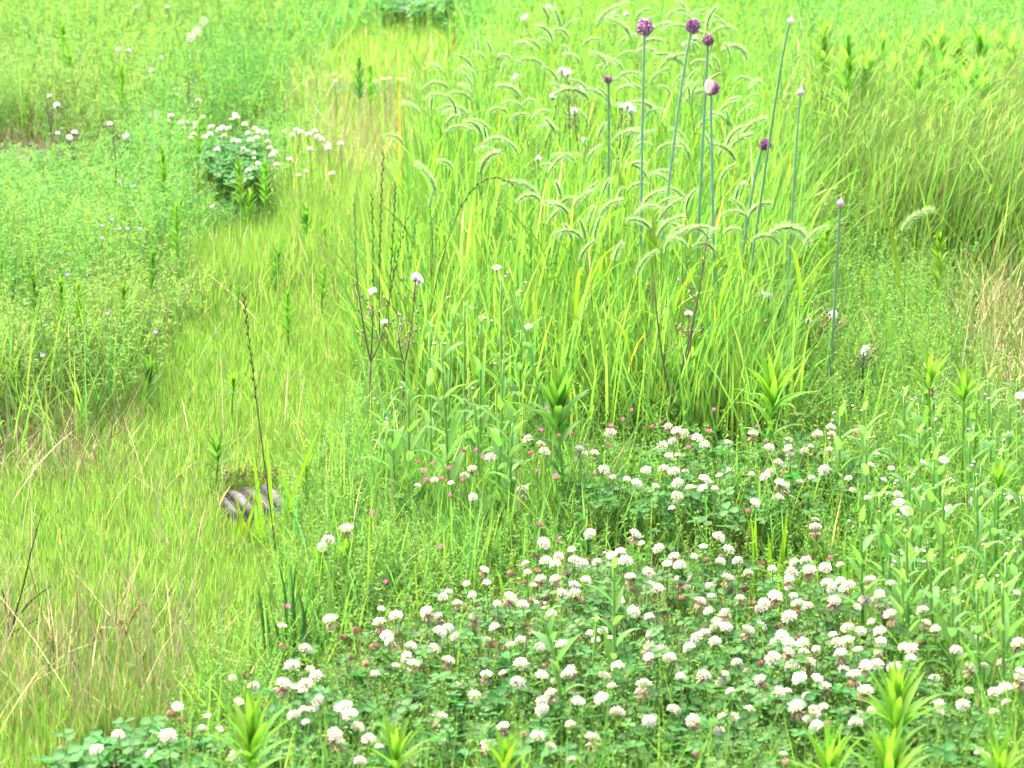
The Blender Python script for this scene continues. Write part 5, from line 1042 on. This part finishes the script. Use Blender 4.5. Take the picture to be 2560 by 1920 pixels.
# ================================================================== labels that single out
ORD = ['leftmost', 'second from left', 'third from left', 'fourth from left', 'fifth from left', 'sixth from left', 'seventh from left', 'eighth from left', 'ninth from left', 'tenth from left', 'eleventh from left', 'twelfth from left', 'thirteenth from left', 'fourteenth from left', 'fifteenth from left', 'sixteenth from left']
LM_CLOVER = [(430, 1840, 'at the bottom left clover clump'), (640, 1760, 'by the bottom left bright shoot'), (740, 1650, 'at the foot of the onion leaves'), (860, 1760, 'below the onion leaves'), (1000, 1820, 'near the shoot left of bottom centre'), (1270, 1850, 'near the bottom middle shoot'),
    (960, 1620, 'on the left rim of front clover'), (1120, 1500, 'on the upper left clover rim'), (1130, 1650, 'inside the left front clover'), (1260, 1620, 'left of the lower front fleabane'), (1400, 1600, 'at the lower front fleabane'), (1540, 1520, 'at the taller front fleabane'), (1400, 1760, 'at the foot of the lower fleabane'), (1530, 1740, 'at the foot of the taller fleabane'),
    (1320, 1480, 'behind the lower front fleabane'), (1440, 1390, 'on the top rim of front clover'), (1640, 1420, 'behind the taller front fleabane'), (1790, 1400, 'left of the broad blades'), (1900, 1450, 'among the broad blades'), (2040, 1410, 'right of the broad blades'), (2130, 1480, 'by the slanting green blades'), (1680, 1620, 'right of the taller front fleabane'), (1800, 1600, 'in the middle of front clover'), (1960, 1600, 'in the densest front clover'),
    (2130, 1600, 'above the tallest lower right shoot'), (2120, 1680, 'left of the tallest lower right shoot'), (2280, 1570, 'at the right margin of front clover'), (2460, 1660, 'near the right edge'), (2400, 1780, 'right of the tallest lower right shoot'), (1720, 1720, 'low in the front clover'), (1860, 1780, 'above the bottom shoots at right'), (2020, 1760, 'above the bottom shoot at right'), (1900, 1880, 'at the bottom edge'),
    (820, 1360, 'alone left of the central fleabanes'), (1140, 1190, 'among the pink flowers at centre left'), (1340, 1120, 'below the dark long leaved shoot'), (1500, 1120, 'right of the dark long leaved shoot'), (1680, 1090, 'at the foot of the foxtail blades'), (1660, 1180, 'in the froth below the foxtail blades'), (1850, 1090, 'left below the big bright fan'), (1960, 1130, 'below the big bright fan'), (2060, 1090, 'right below the big bright fan'), (1780, 1200, 'in the froth below the big fan'), (1930, 1190, 'in the middle clover below the fan'), (2200, 1200, 'in the leafy field at right'), (2450, 1260, 'at the leafy right edge'), (1180, 1250, 'below the pink flowers at centre left'),
    (440, 310, 'at the left of the upper left clover'), (560, 330, 'over the dark upper left clump'), (640, 350, 'right over the dark upper left clump'), (640, 410, 'in front of the upper left clump'), (780, 350, 'right of the upper left clover'), (840, 190, 'in the far clover strip')]
LM_FOX = [(1010, 270, 'at the left fringe of the stand'), (1060, 470, 'low at the left of the stand'), (1200, 330, 'left of the smallest allium'), (1250, 120, 'far back at the left'), (1420, 90, 'far back beside the tallest allium'), (1480, 230, 'behind the smallest allium'), (1620, 180, 'behind the tallest allium'), (1700, 60, 'far back between large alliums'), (1800, 130, 'behind the small beaked allium'), (1760, 330, 'behind the hooded allium'), (1400, 520, 'front left of the allium stems'), (1480, 570, 'in front of the smallest allium'), (1600, 560, 'in front of the tallest allium'), (1650, 440, 'among the allium stems'), (1760, 580, 'in front of the hooded allium'), (1900, 560, 'right of the allium stems'), (2250, 560, 'alone at the right'), (1850, 380, 'left of the lowest allium head')]
LM_GEN = [(250, 150, 'at the top left'), (700, 250, 'near the top left clover'), (300, 600, 'in the left herbs'), (700, 560, 'in the olive grass'), (1000, 200, 'near the far yellow grass'), (1400, 50, 'behind the foxtails'), (1900, 400, 'beside the rye stand'), (2150, 80, 'at the far right, behind the rye'), (2400, 60, 'at the top right corner'), (2450, 200, 'near the upper right edge'), (2250, 560, 'right of the alliums'), (1040, 1180, 'at the left end of the pink drift'), (1150, 1150, 'left of the broad leaved fleabane'), (1350, 1080, 'below the dark long leaved shoot'), (1500, 1090, 'right of the dark long leaved shoot'), (1640, 1070, 'at the foot of the foxtail blades'), (1800, 1050, 'by the big bright fan'), (1400, 1330, 'in the froth above front clover'), (950, 1350, 'at the foot of central fleabanes'), (2080, 1390, 'in the front clover'), (2130, 1080, 'in the leafy field'),
    (2150, 950, 'at the back of the leafy field'), (2350, 1000, 'before the right leaf fans'), (2500, 1000, 'by the right edge, far'), (2150, 1150, 'at the left of the leafy field'), (2330, 1180, 'in the middle of the leafy field'), (2520, 1200, 'by the right edge, middle'), (2250, 1350, 'at the front of the leafy field'), (2450, 1400, 'at the front right of the leafy field'), (1960, 430, 'just right of the lowest allium'), (40, 390, 'on the bare soil at left'), (330, 460, 'above the left herbs')]
NOUN = {'clover_w': ('full white clover bloom', 'full white clover blooms', 'white clover blooms', LM_CLOVER), 'clover_s': ('small white clover bloom', 'small white clover blooms', 'white clover blooms', LM_CLOVER), 'clover_h': ('half browned clover bloom', 'half browned clover blooms', 'white clover blooms', LM_CLOVER), 'clover_b': ('brown withered clover head', 'brown clover heads', 'withered clover heads', LM_CLOVER),
    'fox_left': ('foxtail head bending left', 'foxtails bending left', 'foxtail grasses', LM_FOX), 'fox_right': ('foxtail head bending right', 'foxtails bending right', 'foxtail grasses', LM_FOX), 'fox_upright': ('upright foxtail head', 'upright foxtails', 'foxtail grasses', LM_FOX),
    'shoot': ('small leafy green shoot', 'small leafy shoots', 'lance leaved shoots', LM_GEN), 'fleabane': ('leafy fleabane', 'leafy fleabanes', 'fleabanes in the leafy field at right', LM_GEN), 'pink': ('small pink flower', 'pink flowers', 'small pink flowers', LM_GEN), 'lilac': ('tiny lilac flower', 'tiny lilac flowers', 'tiny lilac flowers', LM_GEN), 'clod': ('brown soil clod', 'brown soil clods', 'clods of bare soil', LM_GEN)}
def label_all():
    cl = {}
    for o, key, px, py in REG:
        lm = NOUN[key][3]; place = min(lm, key=lambda l: (l[0] - px) ** 2 + (l[1] - py) ** 2)[2]; cl.setdefault((key, place), []).append((px, py, o))
    for (key, place), it in cl.items():
        one, many, grp, _ = NOUN[key]; it.sort(key=lambda a: a[0])
        for i, (px, py, o) in enumerate(it):
            o['group'] = grp
            o['label'] = f'{one} {place}' if len(it) == 1 else (f'{ORD[i]} of the {many} {place}' if i < len(it) - 1 or len(it) > 16 else f'rightmost of the {many} {place}')
label_all()
